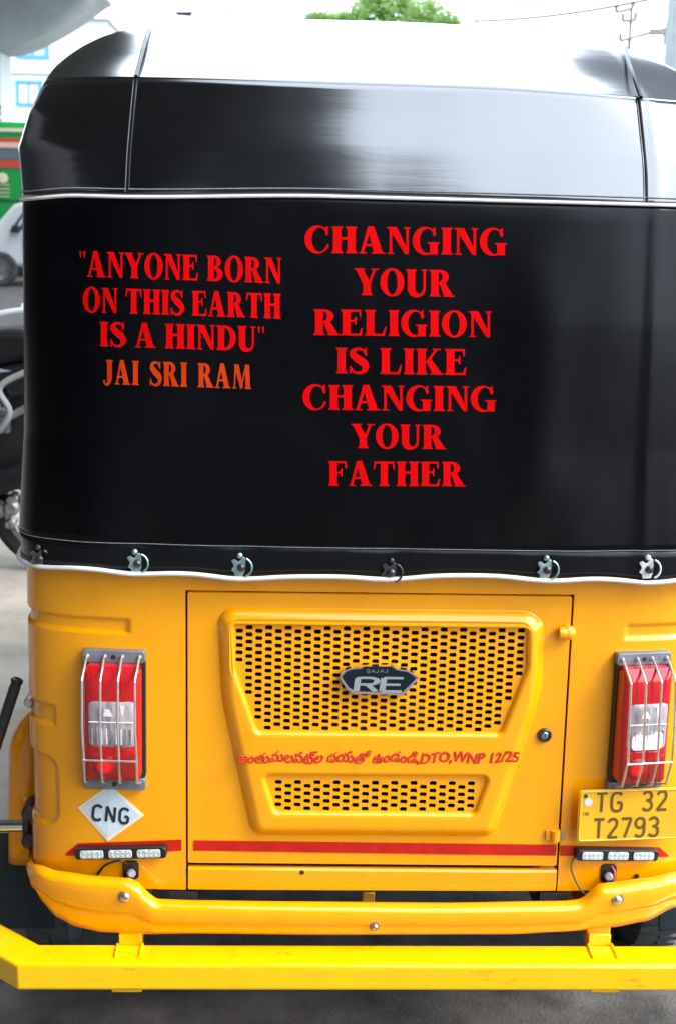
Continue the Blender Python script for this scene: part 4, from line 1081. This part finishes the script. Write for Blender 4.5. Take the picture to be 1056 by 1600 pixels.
for s_ in (-1, 1):
    cx_ = s_*.625
    wheel((cx_, .50, .205), .205, .105, rick)
    # mudguard: curved strip over the wheel
    rows = []
    for k in range(17):
        a = R_(-168+ (178)*k/16) if False else R_(180-10-k*10.5); yy = .50-.262*math.cos(math.pi-a) ; zz = .235+.275*math.sin(a)
        # profile across the strip
        xs_ = [0, .006, .03, .075, .095, .100]; dn = [.02, .004, 0, 0, .006, .03]
        rad = Vector((0, yy-.50, zz-.235)).normalized()
        base_x = s_*(.572)
        rows.append([Vector((base_x+s_*x_, yy-rad.y*d_, zz-rad.z*d_)) for x_, d_ in zip(xs_, dn)])
    # rear skirt dropping from the arch
    g = MB().grid(rows)
    mg = g.build('mudguard', YEL, rick, smooth=True, angle=50); sm = mg.modifiers.new('t', 'SOLIDIFY'); sm.thickness = .003
    # taller rear face of the mudguard
    q = W(22, 1200, .22); top = W(22, 1095, .24).z; bot = W(22, 1352, .20).z
    xo = abs(W(6, 1250, .20).x); rows = []
    for k in range(15):
        f = k/14; z = bot+(top-bot)*f; curve = .20+.03*f**2+.10*max(0, f-.75)**2*16*.5; wout = xo-.006*f-max(0, f-.7)**2*.75
        rows.append([Vector((s_*x_, curve+d_, z)) for x_, d_ in ((.590, .010), (wout-.034, .0), (wout-.014, .0015), (wout-.004, .010), (wout, .045))])
    sk = MB().grid(rows).build('mudguard_skirt', YEL, rick, smooth=True, angle=50); sm = sk.modifiers.new('t', 'SOLIDIFY'); sm.thickness = .003
    # mud flap / dark hinge column
    MB().box((s_*.600, .24, .50), (.022, .03, .42)).build('flap_post', DKS, rick, bevel=.003)
    MB().box((s_*.66, .235, .255), (.13, .006, .20)).build('mud_flap', mat('faded blue black rubber', (.014, .028, .038), rough=.55, noise=.5, nscale=9, stretch=(6, 6, 1)), rick, bevel=.002)
# bracket bolts and the steel rod at the left
for (px, py) in ((46, 1270), (46, 1314)):
    q = W(px, py, .13); b_ = MB().lathe(q, (0, -1, 0), [(0, -.05), (.013, -.05), (.014, -.004), (.014, .004), (.011, .008), (.006, .009), (0, .009)], 20).build('bracket_bolt', DKS, rick, smooth=True)
q0 = W(-60, 1291, .14); q1 = W(37, 1290, .14)
MB().tube([q0, q1], .0115, 16).build('side_rod', CHR, rick, smooth=True)['label'] = 'short bright steel rod sticking out at the left'
MB().box(W(42, 1292, .145), (.012, .02, .07)).build('rod_bracket', DKS, rick, bevel=.002)
# black rubber capped tube leaning at the far left (grab handle)
g0 = W(27, 1064, .16); g1 = W(-22, 1215, .16)
hd = MB().tube([g0, g0.lerp(g1, .06), g0.lerp(g1, .5), g1], [.0085, .0105, .0105, .0105], 14).build('grab_tube', mat('worn black rubber', (.03, .03, .032), rough=.35, noise=.3), rick, smooth=True)
hd['label'] = 'black rubber capped tube leaning out at the left'
MB().lathe(g0, (g0-g1), [(.0105, -.004), (.0118, 0), (.0105, .004), (.006, .0055), (.004, .003), (0, .003)], 14).build('tube_end_ring', BLK, hd, smooth=True)
MB().lathe(W(46, 1098, .13), (0, -1, 0), [(.010, -.03), (.010, .0), (.006, .006), (0, .007)], 14).build('body_clip', ZW, rick, smooth=True)

# ================================================================== SETTING
gm = mat('worn asphalt', (.155, .138, .120), rough=.85, col2=(.052, .044, .037), nscale=6, bump=.7, bscale=140, bdist=.004, detail=10)
g = MB().quad((-400, -400, 0), (400, -400, 0), (400, 600, 0), (-400, 600, 0)).build('ground', gm); tag(g, 'worn grey asphalt ground running under the rickshaw', 'ground', kind='structure')
pm = mat('dusty concrete', (.40, .35, .29), rough=.8, col2=(.26, .23, .19), nscale=3, bump=.5, bscale=60, bdist=.004)
pv = MB().box((-6.85, 6.0, -.046), (12.2, 10.8, .10)).build('pavement', pm, bevel=.01); tag(pv, 'pale dusty concrete apron left of the rickshaw', 'pavement', kind='structure')
random.seed(3)
pb_ = MB()
for k in range(900):
    x = random.uniform(-1.6, 1.2); y = random.uniform(-.25, 1.6); r = random.uniform(.0005, .0016)
    pb_.box((x, y, r*.6), (r*2, r*1.7, r*1.4), Matrix.Rotation(random.random()*3, 3, 'Z'))
gr_ = pb_.build('loose_grit', mat('grit', (.13, .12, .105), rough=.9)); tag(gr_, 'loose grit scattered on the asphalt', 'grit', kind='stuff')

CONC = mat('flyover concrete', (.52, .57, .57), rough=.8, col2=(.42, .47, .47), nscale=1.2, bump=.3, bscale=20)
# flyover with hammerhead pier cap
fly = tag(empty('flyover', (-9.6, 42, 0)), 'grey concrete flyover whose flared pier cap juts in at the top left', 'flyover')
FO = Vector((-9.6, 42, 0))
def FW(px, py): p = W(px, py, 42.0)-FO; return (p.x, p.z)
cap_low = [FW(px, py) for px, py in ((14, 84), (35, 80), (62, 70), (92, 54), (118, 38), (140, 22), (160, 8), (171, 2))]
mirror = lambda p: (2*ccx-p[0], p[1])
ccx = FW(12, 100)[0]-1.0
capp = cap_low+[(cap_low[-1][0]+.05, 7.9)]; capp = capp+[mirror(p) for p in capp[::-1]]
MB().prism(capp, -1.0, 1.0).build('pier_cap', CONC, fly, bevel=.05)
MB().box((ccx, 0, cap_low[0][1]/2), (1.96, 1.8, cap_low[0][1]+.1)).build('pier_column', CONC, fly, bevel=.15, seg=3)
# deck: from behind the camera to the pier, then bending left
dk = MB(); xr_ = cap_low[-1][0]
ex = [(16, -52), (4.2, -22), (1.35, -12.5), (.62, -9.6), (.20, -7.6), (-.75, -2.5), (-2.2, 8), (-3.9, 24), (-5.45, 43), (-9.5, 47), (-34, 50)]  # unseen route swung over the camera to darken the hood's reflection
ex = [(p.x, p.y) for p in catmull([Vector((a, b, 0)) for a, b in ex], 3)]
edge = [Vector((a, b, 8.6))-FO for a, b in ex]; wid = []
for i in range(len(edge)):
    t_ = (edge[min(len(edge)-1, i+1)]-edge[max(0, i-1)]).normalized(); wid.append(Vector((-t_.y, t_.x, 0))*8.5)
for i in range(len(edge)-1):
    a, b = edge[i], edge[i+1]; c_, d_ = a+wid[i], b+wid[i+1]
    dk.add([a, b, d_, c_, a-Vector((0, 0, .7)), b-Vector((0, 0, .7)), d_-Vector((0, 0, .7)), c_-Vector((0, 0, .7))], [(0, 1, 2, 3), (4, 7, 6, 5), (0, 4, 5, 1), (3, 2, 6, 7)])
dk.build('deck', mat('deck concrete', (.13, .14, .145), rough=.8, noise=.2, nscale=1.2), fly)
for (xx, yy) in ((-7.6, 14), (-3.0, -12)):
    MB().box(Vector((xx, yy, 3.95))-FO, (1.9, 1.7, 7.9)).build('pier_column', CONC, fly, bevel=.15)
# pale pillar at right edge
pil = MB().box((W(1066, 40, 14).x+.0, 14, 4.5), (.30, .30, 9.0)).build('concrete_pillar', mat('pale painted concrete', (.62, .70, .70), rough=.7, noise=.1), bevel=.02)
pil.location = (0, 0, 0); tag(pil, 'pale concrete pillar cut by the right edge above the hood', 'pillar')

# building far left
bw = mat('white building paint', (.72, .76, .76), rough=.8, noise=.08, nscale=.5)
bl = tag(empty('white_building', (-13, 80, 0)), 'white building with blue framed windows behind the pier at top left', 'building')
BO = Vector((-13, 80, 0)); pL = W(-60, 100, 80)-BO; pR = W(166, 60, 80)-BO
MB().box(((pL.x+pR.x)/2, 4, 5.6), (pR.x-pL.x, 8, 11.2)).build('wall', bw, bl)
MB().box(((pL.x+pR.x)/2, 3.9, 11.35), (pR.x-pL.x+.5, 8.6, .25)).build('roof', bw, bl)
zl = (W(40, 112, 80)-BO).z
MB().box(((pL.x+pR.x)/2, -.12, zl), (pR.x-pL.x+.2, .26, .16)).build('ledge', bw, bl)
MB().box(((pL.x+pR.x)/2, -.12, zl-2.75), (pR.x-pL.x+.2, .26, .16)).build('ledge', bw, bl)
BLUEF = mat('blue window frame', (.05, .28, .42), rough=.5); WG = mat('window glass', (.35, .42, .48), rough=.15)
CUR = mat('pinkish curtain', (.75, .62, .66), rough=.8)
for (px, py, ww, hh, m3) in ((52, 73, 1.6, 1.1, WG), (46, 146, 1.25, 1.2, CUR), (-10, 73, 1.5, 1.1, WG), (-10, 148, 1.5, 1.2, WG)):
    p = W(px, py, 80)-BO
    fr = MB()
    for (dx, dz, a, b) in ((0, hh/2, ww+.24, .16), (0, -hh/2, ww+.24, .16), (-ww/2, 0, .16, hh-.16), (ww/2, 0, .16, hh-.16), (0, 0, .08, hh-.16)):
        fr.box((p.x+dx, -.06, p.z+dz), (a, .14, b))
    f_ = fr.build('window', BLUEF, bl); MB().box((p.x, -.02, p.z), (ww-.14, .06, hh-.14)).build('pane', m3, f_)

# bus
bus = tag(empty('green_bus', (-8.4, 26, 0)), 'green bus with red and cream stripes parked behind the white car at far left', 'bus'); BU = Vector((-8.4, 26, 0))
GRN = mat('green bus paint', (.005, .30, .055), rough=.35, coat=.4); CRM = mat('cream bus stripe', (.75, .68, .48), rough=.4); RDB = mat('bus red', (.62, .06, .04), rough=.4)
GRY = mat('bus window grey', (.12, .15, .17), rough=.15, coat=.5); PNK = mat('pale pink stripe', (.80, .50, .45), rough=.4)
bx1 = 5.2; bx0 = -4.6; bxc, bxw = (bx0+bx1)/2, bx1-bx0
zz = lambda py: W(20, py, 26).z
MB().box((bxc, 1.25, (zz(190)+.45)/2), (bxw, 2.5, zz(190)-.45)).build('body', GRN, bus, bevel=.10, seg=3)
def bstripe(name, p0, p1, m, d=.02): return MB().box((bxc, -.0, (zz(p0)+zz(p1))/2), (bxw-.25, d*2, abs(zz(p0)-zz(p1)))).build(name, m, bus)
bstripe('cream_stripe', 200, 206, CRM); bstripe('red_stripe', 216, 222, RDB, .021); bstripe('pink_stripe', 222.3, 231, PNK); bstripe('red_stripe', 251, 262, RDB)
for k in range(6):
    x = bx0+.9+k*1.55; f_ = MB().box((x+.3, 0, (zz(232)+zz(250))/2), (1.42, .03, abs(zz(232)-zz(250))-.02)).build('window', GRY, bus)
bstripe('lower_seam', 313, 315, INK, .012); bstripe('lower_band', 350, 358, mat('orange band', (.6, .22, .05), rough=.5), .02)
MB().lathe(W(5, 278, 25.97)-BU, (0, -1, 0), [(.10, 0), (.10, .02), (0, .025)], 20).build('round_emblem', CRM, bus)
for k in range(4):
    p = W(5, 289+k*6, 26)-BU; MB().box((p.x, -.01, p.z), (.26, .03, .018)).build('small_print_line', CRM, bus)
for x in (bx0+1.6, bx1-2.0): wheel((x, .4, .48), .48, .28, bus).rotation_euler = (0, 0, math.pi/2)
# white car with blue graphics
car = tag(empty('white_car', (-5.0, 23.0, 0)), 'white car with pale blue door graphic in front of the green bus', 'car'); CO = Vector((-5.0, 23, 0))
cw = mat('white car paint', (.80, .82, .84), rough=.3, coat=.6); cg = mat('car glass', (.08, .11, .14), rough=.08); cb = mat('pale blue graphic', (.30, .34, .72), rough=.4, col2=(.75, .78, .86), nscale=7)
prof = [(-.95, .35), (-.98, .62), (-.90, .78), (-.35, .92), (.10, 1.42), (.40, 1.50), (1.6, 1.50), (2.2, 1.30), (2.6, .95), (2.7, .60), (2.65, .35)]
wx = W(2, 432, 23).x-CO.x
prof = [(x+wx+.15, z) for x, z in prof]
MB().prism(prof, 0, 1.6).build('body', cw, car, bevel=.07, seg=3)
MB().prism([(wx+.30, .98), (wx+.42, .98), (wx+1.9, .98), (wx+1.85, 1.38), (wx+.62, 1.38)], -.012, .01).build('side_window', cg, car)
MB().prism([(wx+.42, .45), (wx+1.3, .45), (wx+1.35, .94), (wx+.36, .94)], -.014, .01).build('door_graphic', cb, car)
MB().tube([Vector((wx+.20, -.03, .95)), Vector((wx+.52, -.03, 1.40))], .022, 6).build('pillar_trim', INK, car)
MB().box((wx+.30, -.10, 1.00), (.14, .16, .12)).build('door_mirror', INK, car, bevel=.02)
for x in (wx, wx+2.1):
    e = wheel((x, .02, .30), .30, .18, car, seg=24); e.rotation_euler = (0, 0, math.pi/2)

# motorcycle parked at the left behind the rickshaw, side on
mo = tag(empty('motorcycle', (-1.55, 3.55, 0)), 'black motorcycle with silver engine parked side-on at the left of the rickshaw', 'motorcycle')
BKP = mat('black motorcycle paint', (.004, .006, .008), rough=.25, coat=.4); MRB = mat('motorcycle seat vinyl', (.005, .005, .006), rough=.5, spec=.3); SIL = mat('cast aluminium', (.34, .35, .35), rough=.45, metal=.7, noise=.6, nscale=30)
def mwheel(x):
    e = empty('wheel', (x, 0, .30), mo)
    MB().lathe((0, 0, 0), (0, 1, 0), [(.235, -.035), (.27, -.05), (.295, -.03), (.30, 0), (.295, .03), (.27, .05), (.235, .035)], 40).build('tyre', MRB, e, smooth=True)
    MB().lathe((0, 0, 0), (0, 1, 0), [(.215, -.03), (.24, -.035), (.24, .035), (.215, .03), (.215, -.03)], 40).build('rim', SIL, e, smooth=True)
    sp = MB()
    for k in range(5):
        a = 2*math.pi*k/5+.3; sp.tube([Vector((.03*math.cos(a), 0, .03*math.sin(a))), Vector((.225*math.cos(a), 0, .225*math.sin(a)))], .012, 6)
    sp.lathe((0, 0, 0), (0, 1, 0), [(0, -.06), (.04, -.06), (.05, 0), (.04, .06), (0, .06)], 16).build('spokes', SIL, e, smooth=True)
    return e
wxx = W(95, 795, 3.55).x+1.55
mwheel(wxx); mwheel(wxx-1.25)
MB().prism([(-.95, .70), (-.30, .62), (-.20, .80), (-.30, .98), (-.55, 1.05), (-.85, .98)], -.13, .13).build('tank', BKP, mo, bevel=.05, seg=4)
MB().prism([(-.34, .86), (.10, .84), (.55, .95), (.62, 1.02), (.30, 1.03), (-.05, .99), (-.34, 1.0)], -.12, .12).build('seat', MRB, mo, bevel=.035, seg=4)
MB().prism([(-.35, .72), (.10, .66), (.62, .88), (.70, .99), (.50, .93), (.05, .83), (-.35, .85)], -.115, .115).build('side_cover', BKP, mo, bevel=.015, seg=3)
MB().prism([(-.05, .82), (.30, .86), (.14, .89), (-.05, .85)], -.122, -.114).build('cover_highlight', mat('blue grey highlight', (.22, .30, .36), rough=.3), mo)  # blue-grey highlight painted on the side cover as a thin plate
MB().tube(catmull([(.05, -.13, 1.02), (.3, -.15, 1.10), (.62, -.14, 1.13), (.70, 0, 1.13), (.62, .14, 1.13), (.3, .15, 1.10)], 6), .013, 8).build('grab_rail', mat('silver paint', (.70, .75, .76), rough=.3, metal=.3), mo, smooth=True)
MB().box((-.42, 0, .48), (.40, .22, .26)).lathe((-.30, -.15, .42), (0, 1, 0), [(0, 0), (.11, 0), (.12, .03), (.12, .28), (0, .30)], 24).lathe((-.05, -.14, .50), (0, 1, 0), [(0, 0), (.08, 0), (.085, .02), (.085, .20), (0, .20)], 20).build('engine', SIL, mo, bevel=.02)
MB().tube(catmull([(.62, -.12, .90), (.40, -.16, .74), (.20, -.17, .64), (.0, -.15, .60), (-.15, -.12, .62)], 7), .016, 8).build('frame_tube', SIL, mo, smooth=True)
MB().tube(catmull([(.75, -.18, .56), (.45, -.19, .48), (.10, -.19, .36), (-.20, -.16, .24), (-.55, -.10, .30)], 7), [.05]*8+[.05]*7+[.04]*7+[.025]*7, 12).build('silencer', MRB, mo, smooth=True)
MB().tube([(wxx, -.11, .30), (wxx-.50, -.12, .36)], .028, 8).build('swing_arm', BLK, mo, smooth=True)
MB().tube([(wxx-.02, -.14, .32), (wxx-.10, -.14, .72)], .022, 8).build('shock_absorber', SIL, mo, smooth=True)
MB().prism([(-.1, .34), (.8, .40), (.78, .92), (-.1, .92)], -.05, .05).build('inner_fender', BLK, mo, bevel=.02)
MB().lathe((.20, -.20, .70), (0, 1, 0), [(0, 0), (.035, 0), (.045, .015), (.06, .02), (.06, .08), (0, .09)], 18).box((.24, -.12, .66), (.10, .06, .10)).build('carburettor', SIL, mo, bevel=.006)
MB().tube(catmull([(.05, -.17, .55), (.22, -.19, .60), (.30, -.19, .70), (.26, -.17, .80), (.40, -.15, .88)], 6), .014, 8).build('hose', mat('grey hose', (.20, .21, .21), rough=.4), mo, smooth=True)
for (x_, z_, r_) in ((.24, .30, .030), (.30, .34, .018), (.19, .24, .014), (.29, .24, .016)): MB().lathe((x_, -.20, z_), (0, 1, 0), [(0, 0), (r_, 0), (r_, .03), (r_*1.3, .035), (r_*1.3, .10), (0, .1)], 12).build('footrest_bolt', SIL, mo, smooth=True)
MB().lathe((wxx-.17, -.16, .31), (0, -1, 0), [(0, 0), (.035, 0), (.035, .03), (.02, .05), (0, .05)], 12).build('axle_nut', SIL, mo, smooth=True)
MB().tube([(-.98, -.09, .95), (-1.22+.0, -.09, .30)], .022, 8).tube([(-.98, .09, .95), (-1.22, .09, .30)], .022, 8).build('fork', SIL, mo, smooth=True)
MB().tube(catmull([(-.72, -.36, 1.10), (-.88, -.22, 1.12), (-.96, 0, 1.06), (-.88, .22, 1.12), (-.72, .36, 1.10)], 6), .013, 8).build('handlebar', BLK, mo, smooth=True)
MB().lathe((-1.02, 0, .98), (-1, 0, 0), [(0, -.06), (.07, -.05), (.09, .04), (.08, .06), (0, .065)], 20).build('headlamp', CHR, mo, smooth=True)

# tree
random.seed(11)
TR = Vector((1.2, 17, 0)); pt0 = W(598, 20, 17)
tree = tag(empty('roadside_tree', (pt0.x, 17, 0)), 'bright green leafy tree top showing over the middle of the hood', 'tree')
MB().tube(catmull([(0, 0, 0), (.1, .1, 1.4), (-.05, 0, 2.6), (.1, 0, 3.4)], 6), [.16-.0035*i for i in range(19)], 10).build('trunk', mat('bark', (.12, .09, .06), rough=.9, noise=.4), tree, smooth=True)
lf = bpy.data.materials.new('leaves'); lf.use_nodes = True; t = lf.node_tree; b = t.nodes['Principled BSDF']
b.inputs['Base Color'].default_value = (.34, .48, .14, 1); b.inputs['Roughness'].default_value = .5
tr_ = t.nodes.new('ShaderNodeBsdfTranslucent'); tr_.inputs[0].default_value = (.62, .84, .34, 1)
ms = t.nodes.new('ShaderNodeMixShader'); ms.inputs[0].default_value = .5
t.links.new(b.outputs[0], ms.inputs[1]); t.links.new(tr_.outputs[0], ms.inputs[2]); t.links.new(ms.outputs[0], t.nodes['Material Output'].inputs[0])
tz = lambda px, py: W(px, py, 17)-Vector((pt0.x, 17, 0))
clumps = [(600, 2, 30), (572, 10, 20), (632, 8, 22), (612, 22, 22), (664, 14, 15), (482, 30, 8), (500, 28, 9), (520, 31, 9), (540, 27, 9), (690, 33, 8), (708, 38, 7), (560, 30, 16), (655, 30, 18),
          (585, 40, 34), (640, 44, 34), (540, 52, 32), (680, 58, 32), (600, 80, 50), (500, 48, 18), (520, 62, 26), (705, 62, 20), (592, -8, 16), (618, -6, 14)]
mb = MB(); k17 = (W(601, 20, 17)-W(600, 20, 17)).length
limb = MB()
for (px, py, rad) in clumps:
    c_ = tz(px, py); r_ = rad*k17; limb.tube([Vector((.05, 0, 3.1)), c_*.5+Vector((.02, 0, 1.5)), c_], [.05, .03, .01], 6)
    for _ in range(int(3+rad*.45)):
        tw = c_+Vector((random.gauss(0, .55)*r_, random.gauss(0, .7)*r_, random.gauss(0, .42)*r_)); tr_d = Vector((random.gauss(0, 1), random.gauss(0, 1), random.gauss(.3, .6))).normalized()*r_*random.uniform(.3, .6)
        for _ in range(34):
            f_ = random.random(); sp_ = .05+.10*(1-f_); q = tw+tr_d*f_+Vector((random.gauss(0, sp_*.6), random.gauss(0, sp_*.6), random.gauss(0, sp_*.4)))
            s_ = random.uniform(.025, .05); a = Vector((random.gauss(0, 1), random.gauss(0, 1), random.gauss(0, .5))).normalized(); u_ = a.orthogonal().normalized()
            mb.add([q-a*s_, q+u_*s_*.4, q+a*s_, q-u_*s_*.4], [(0, 1, 2, 3)])
limb.build('branches', bpy.data.materials['bark'], tree, smooth=True)
mb.build('crown', lf, tree, recalc=False, weld=False)
# dark shrubby tree beside the pier at left
tr2 = tag(empty('far_tree', (W(2, 160, 38).x, 38, 0)), 'dull green tree showing between the pier column and the bus', 'tree')
MB().tube([(0, 0, 0), (.1, 0, 3.5)], [.15, .08], 8).build('trunk', bpy.data.materials['bark'], tr2, smooth=True)
mb = MB()
for _ in range(2500):
    d = Vector((random.gauss(0, 1), random.gauss(0, 1), random.gauss(0, 1))).normalized()*random.random()**.5
    q = Vector((d.x*.40-.42, d.y*.5, 3.75+d.z*.8)); s_ = random.uniform(.05, .09); a = Vector((random.gauss(0, 1), random.gauss(0, 1), random.gauss(0, 1))).normalized(); u_ = a.orthogonal()
    mb.add([q-a*s_, q+u_*s_*.4, q+a*s_, q-u_*s_*.4], [(0, 1, 2, 3)])
mb.build('crown', mat('dull leaves', (.09, .11, .08), rough=.7), tr2, recalc=False, weld=False)

# utility pole with crossarms at right, cables, lamp bracket
POL = mat('weathered pole', (.34, .28, .25), rough=.8, noise=.3)
up = tag(empty('utility_pole', (W(983, 60, 30).x, 30, 0)), 'slim utility pole with crossarms and insulators above the right hood corner', 'utility pole'); UO = Vector((up.location.x, 30, 0))
topz = W(982, 12, 30).z
MB().tube([(0, 0, 0), (0, 0, topz)], [.10, .035], 8).build('pole', POL, up, smooth=True)
for (x0_, y0_, x1_, y1_) in ((962, 19, 988, 13), (972, 33, 992, 31), (968, 64, 1042, 44)):
    a = W(x0_, y0_, 29.9)-UO; b = W(x1_, y1_, 29.9)-UO; arm = MB().tube([a, b], .04, 6).build('crossarm', POL, up)
    for q in (a, b): MB().lathe(q, (0, 0, 1), [(0, 0), (.05, .02), (.04, .10), (.05, .14), (0, .18)], 8).build('insulator', mat('brown insulator', (.30, .16, .12), rough=.4), arm, smooth=True)
q = W(1026, 50, 29.8)-UO; MB().box(q, (.30, .14, .12)).build('junction_box', POL, up); q = W(1040, 56, 29.8)-UO; MB().box(q, (.09, .12, .35)).build('pole_bracket', POL, up)
WR = mat('cable sheath', (.16, .14, .14), rough=.7)
def cable(a, b, sag, r, lab):
    a, b = Vector(a), Vector(b); pts = [a.lerp(b, t/16)-Vector((0, 0, sag*4*(t/16)*(1-t/16))) for t in range(17)]
    return tag(MB().tube(pts, r, 5).build('overhead_cable', WR), lab, 'cable', 'overhead cables crossing the pale sky')
cable(W(742, 33, 30), W(1046, -8, 26), .1, .030, 'lower overhead cable crossing the sky left of the utility pole')
cable(W(640, 6, 34), W(860, -14, 31), .05, .022, 'faint overhead cable running up and right just behind the tree')
cable(W(750, 14, 32), W(900, -10, 28), .05, .026, 'upper overhead cable crossing the sky right of the tree')
lm = tag(empty('street_lamp', (W(178, 20, 36).x, 36, 0)), 'thin street lamp arm with small lamp head above the left of the hood', 'street lamp'); LO = Vector((lm.location.x, 36, 0))
a = W(190, 20, 36)-LO; b = W(360, 18, 36)-LO
MB().tube([a, b], .022, 6).build('lamp_arm', POL, lm); MB().tube([Vector((b.x, 0, 0)), b+Vector((0, 0, .25))], [.06, .03], 8).build('lamp_post', POL, lm); q = W(288, 22, 36)-LO
MB().prism([(q.x-.20, q.z-.03), (q.x+.18, q.z-.05), (q.x+.22, q.z+.03), (q.x-.20, q.z+.05)], -.08, .08).build('lamp_head', BLK, lm, bevel=.01)

# unseen blocks added to hide sky and darken reflections: behind camera and both sides
def block(name, x0_, x1_, y0_, y1_, h, m, lab, wm, nfl, nwn):
    e = tag(empty(name, ((x0_+x1_)/2, y1_, 0)), lab, 'building')
    MB().box((0, -(y1_-y0_)/2, h/2), (x1_-x0_, y1_-y0_, h)).build('wall', m, e)
    MB().box((0, -(y1_-y0_)/2, h+.1), (x1_-x0_+.3, y1_-y0_+.3, .2)).build('roof', CONC, e)
    for i in range(nfl):
        for j in range(nwn):
            f_ = MB().box((-(x1_-x0_)/2+(j+.5)*(x1_-x0_)/nwn, .03, (i+.55)*h/nfl), ((x1_-x0_)/nwn*.5, .1, h/nfl*.45)).build('window', wm, e)
    return e
DKB = mat('dark blocker wall', (.05, .05, .055), rough=.8, noise=.2, nscale=1); 
block('rear_left_blocker', -26, .75, -26, -14, 8.2, DKB, 'unseen dark grey block added behind the camera on the left to darken reflections', GRY, 3, 9)
block('rear_right_blocker', .9, 6.2, -24, -14.5, 4.2, DKB, 'unseen low dark block added behind the camera on the right to darken the panel reflection', GRY, 1, 3)
block('right_side_blocker', 6.4, 16, 8, 18, 17, mat('grey blocker wall', (.14, .15, .155), rough=.8, noise=.2, nscale=1), 'unseen dark grey block added at the right to darken the roof corner reflection', GRY, 5, 4)
block('left_side_blocker', -30, -12.5, -18, 24, 13, DKB, 'unseen long dark block added beyond the flyover at the left to darken that side', GRY, 4, 6)
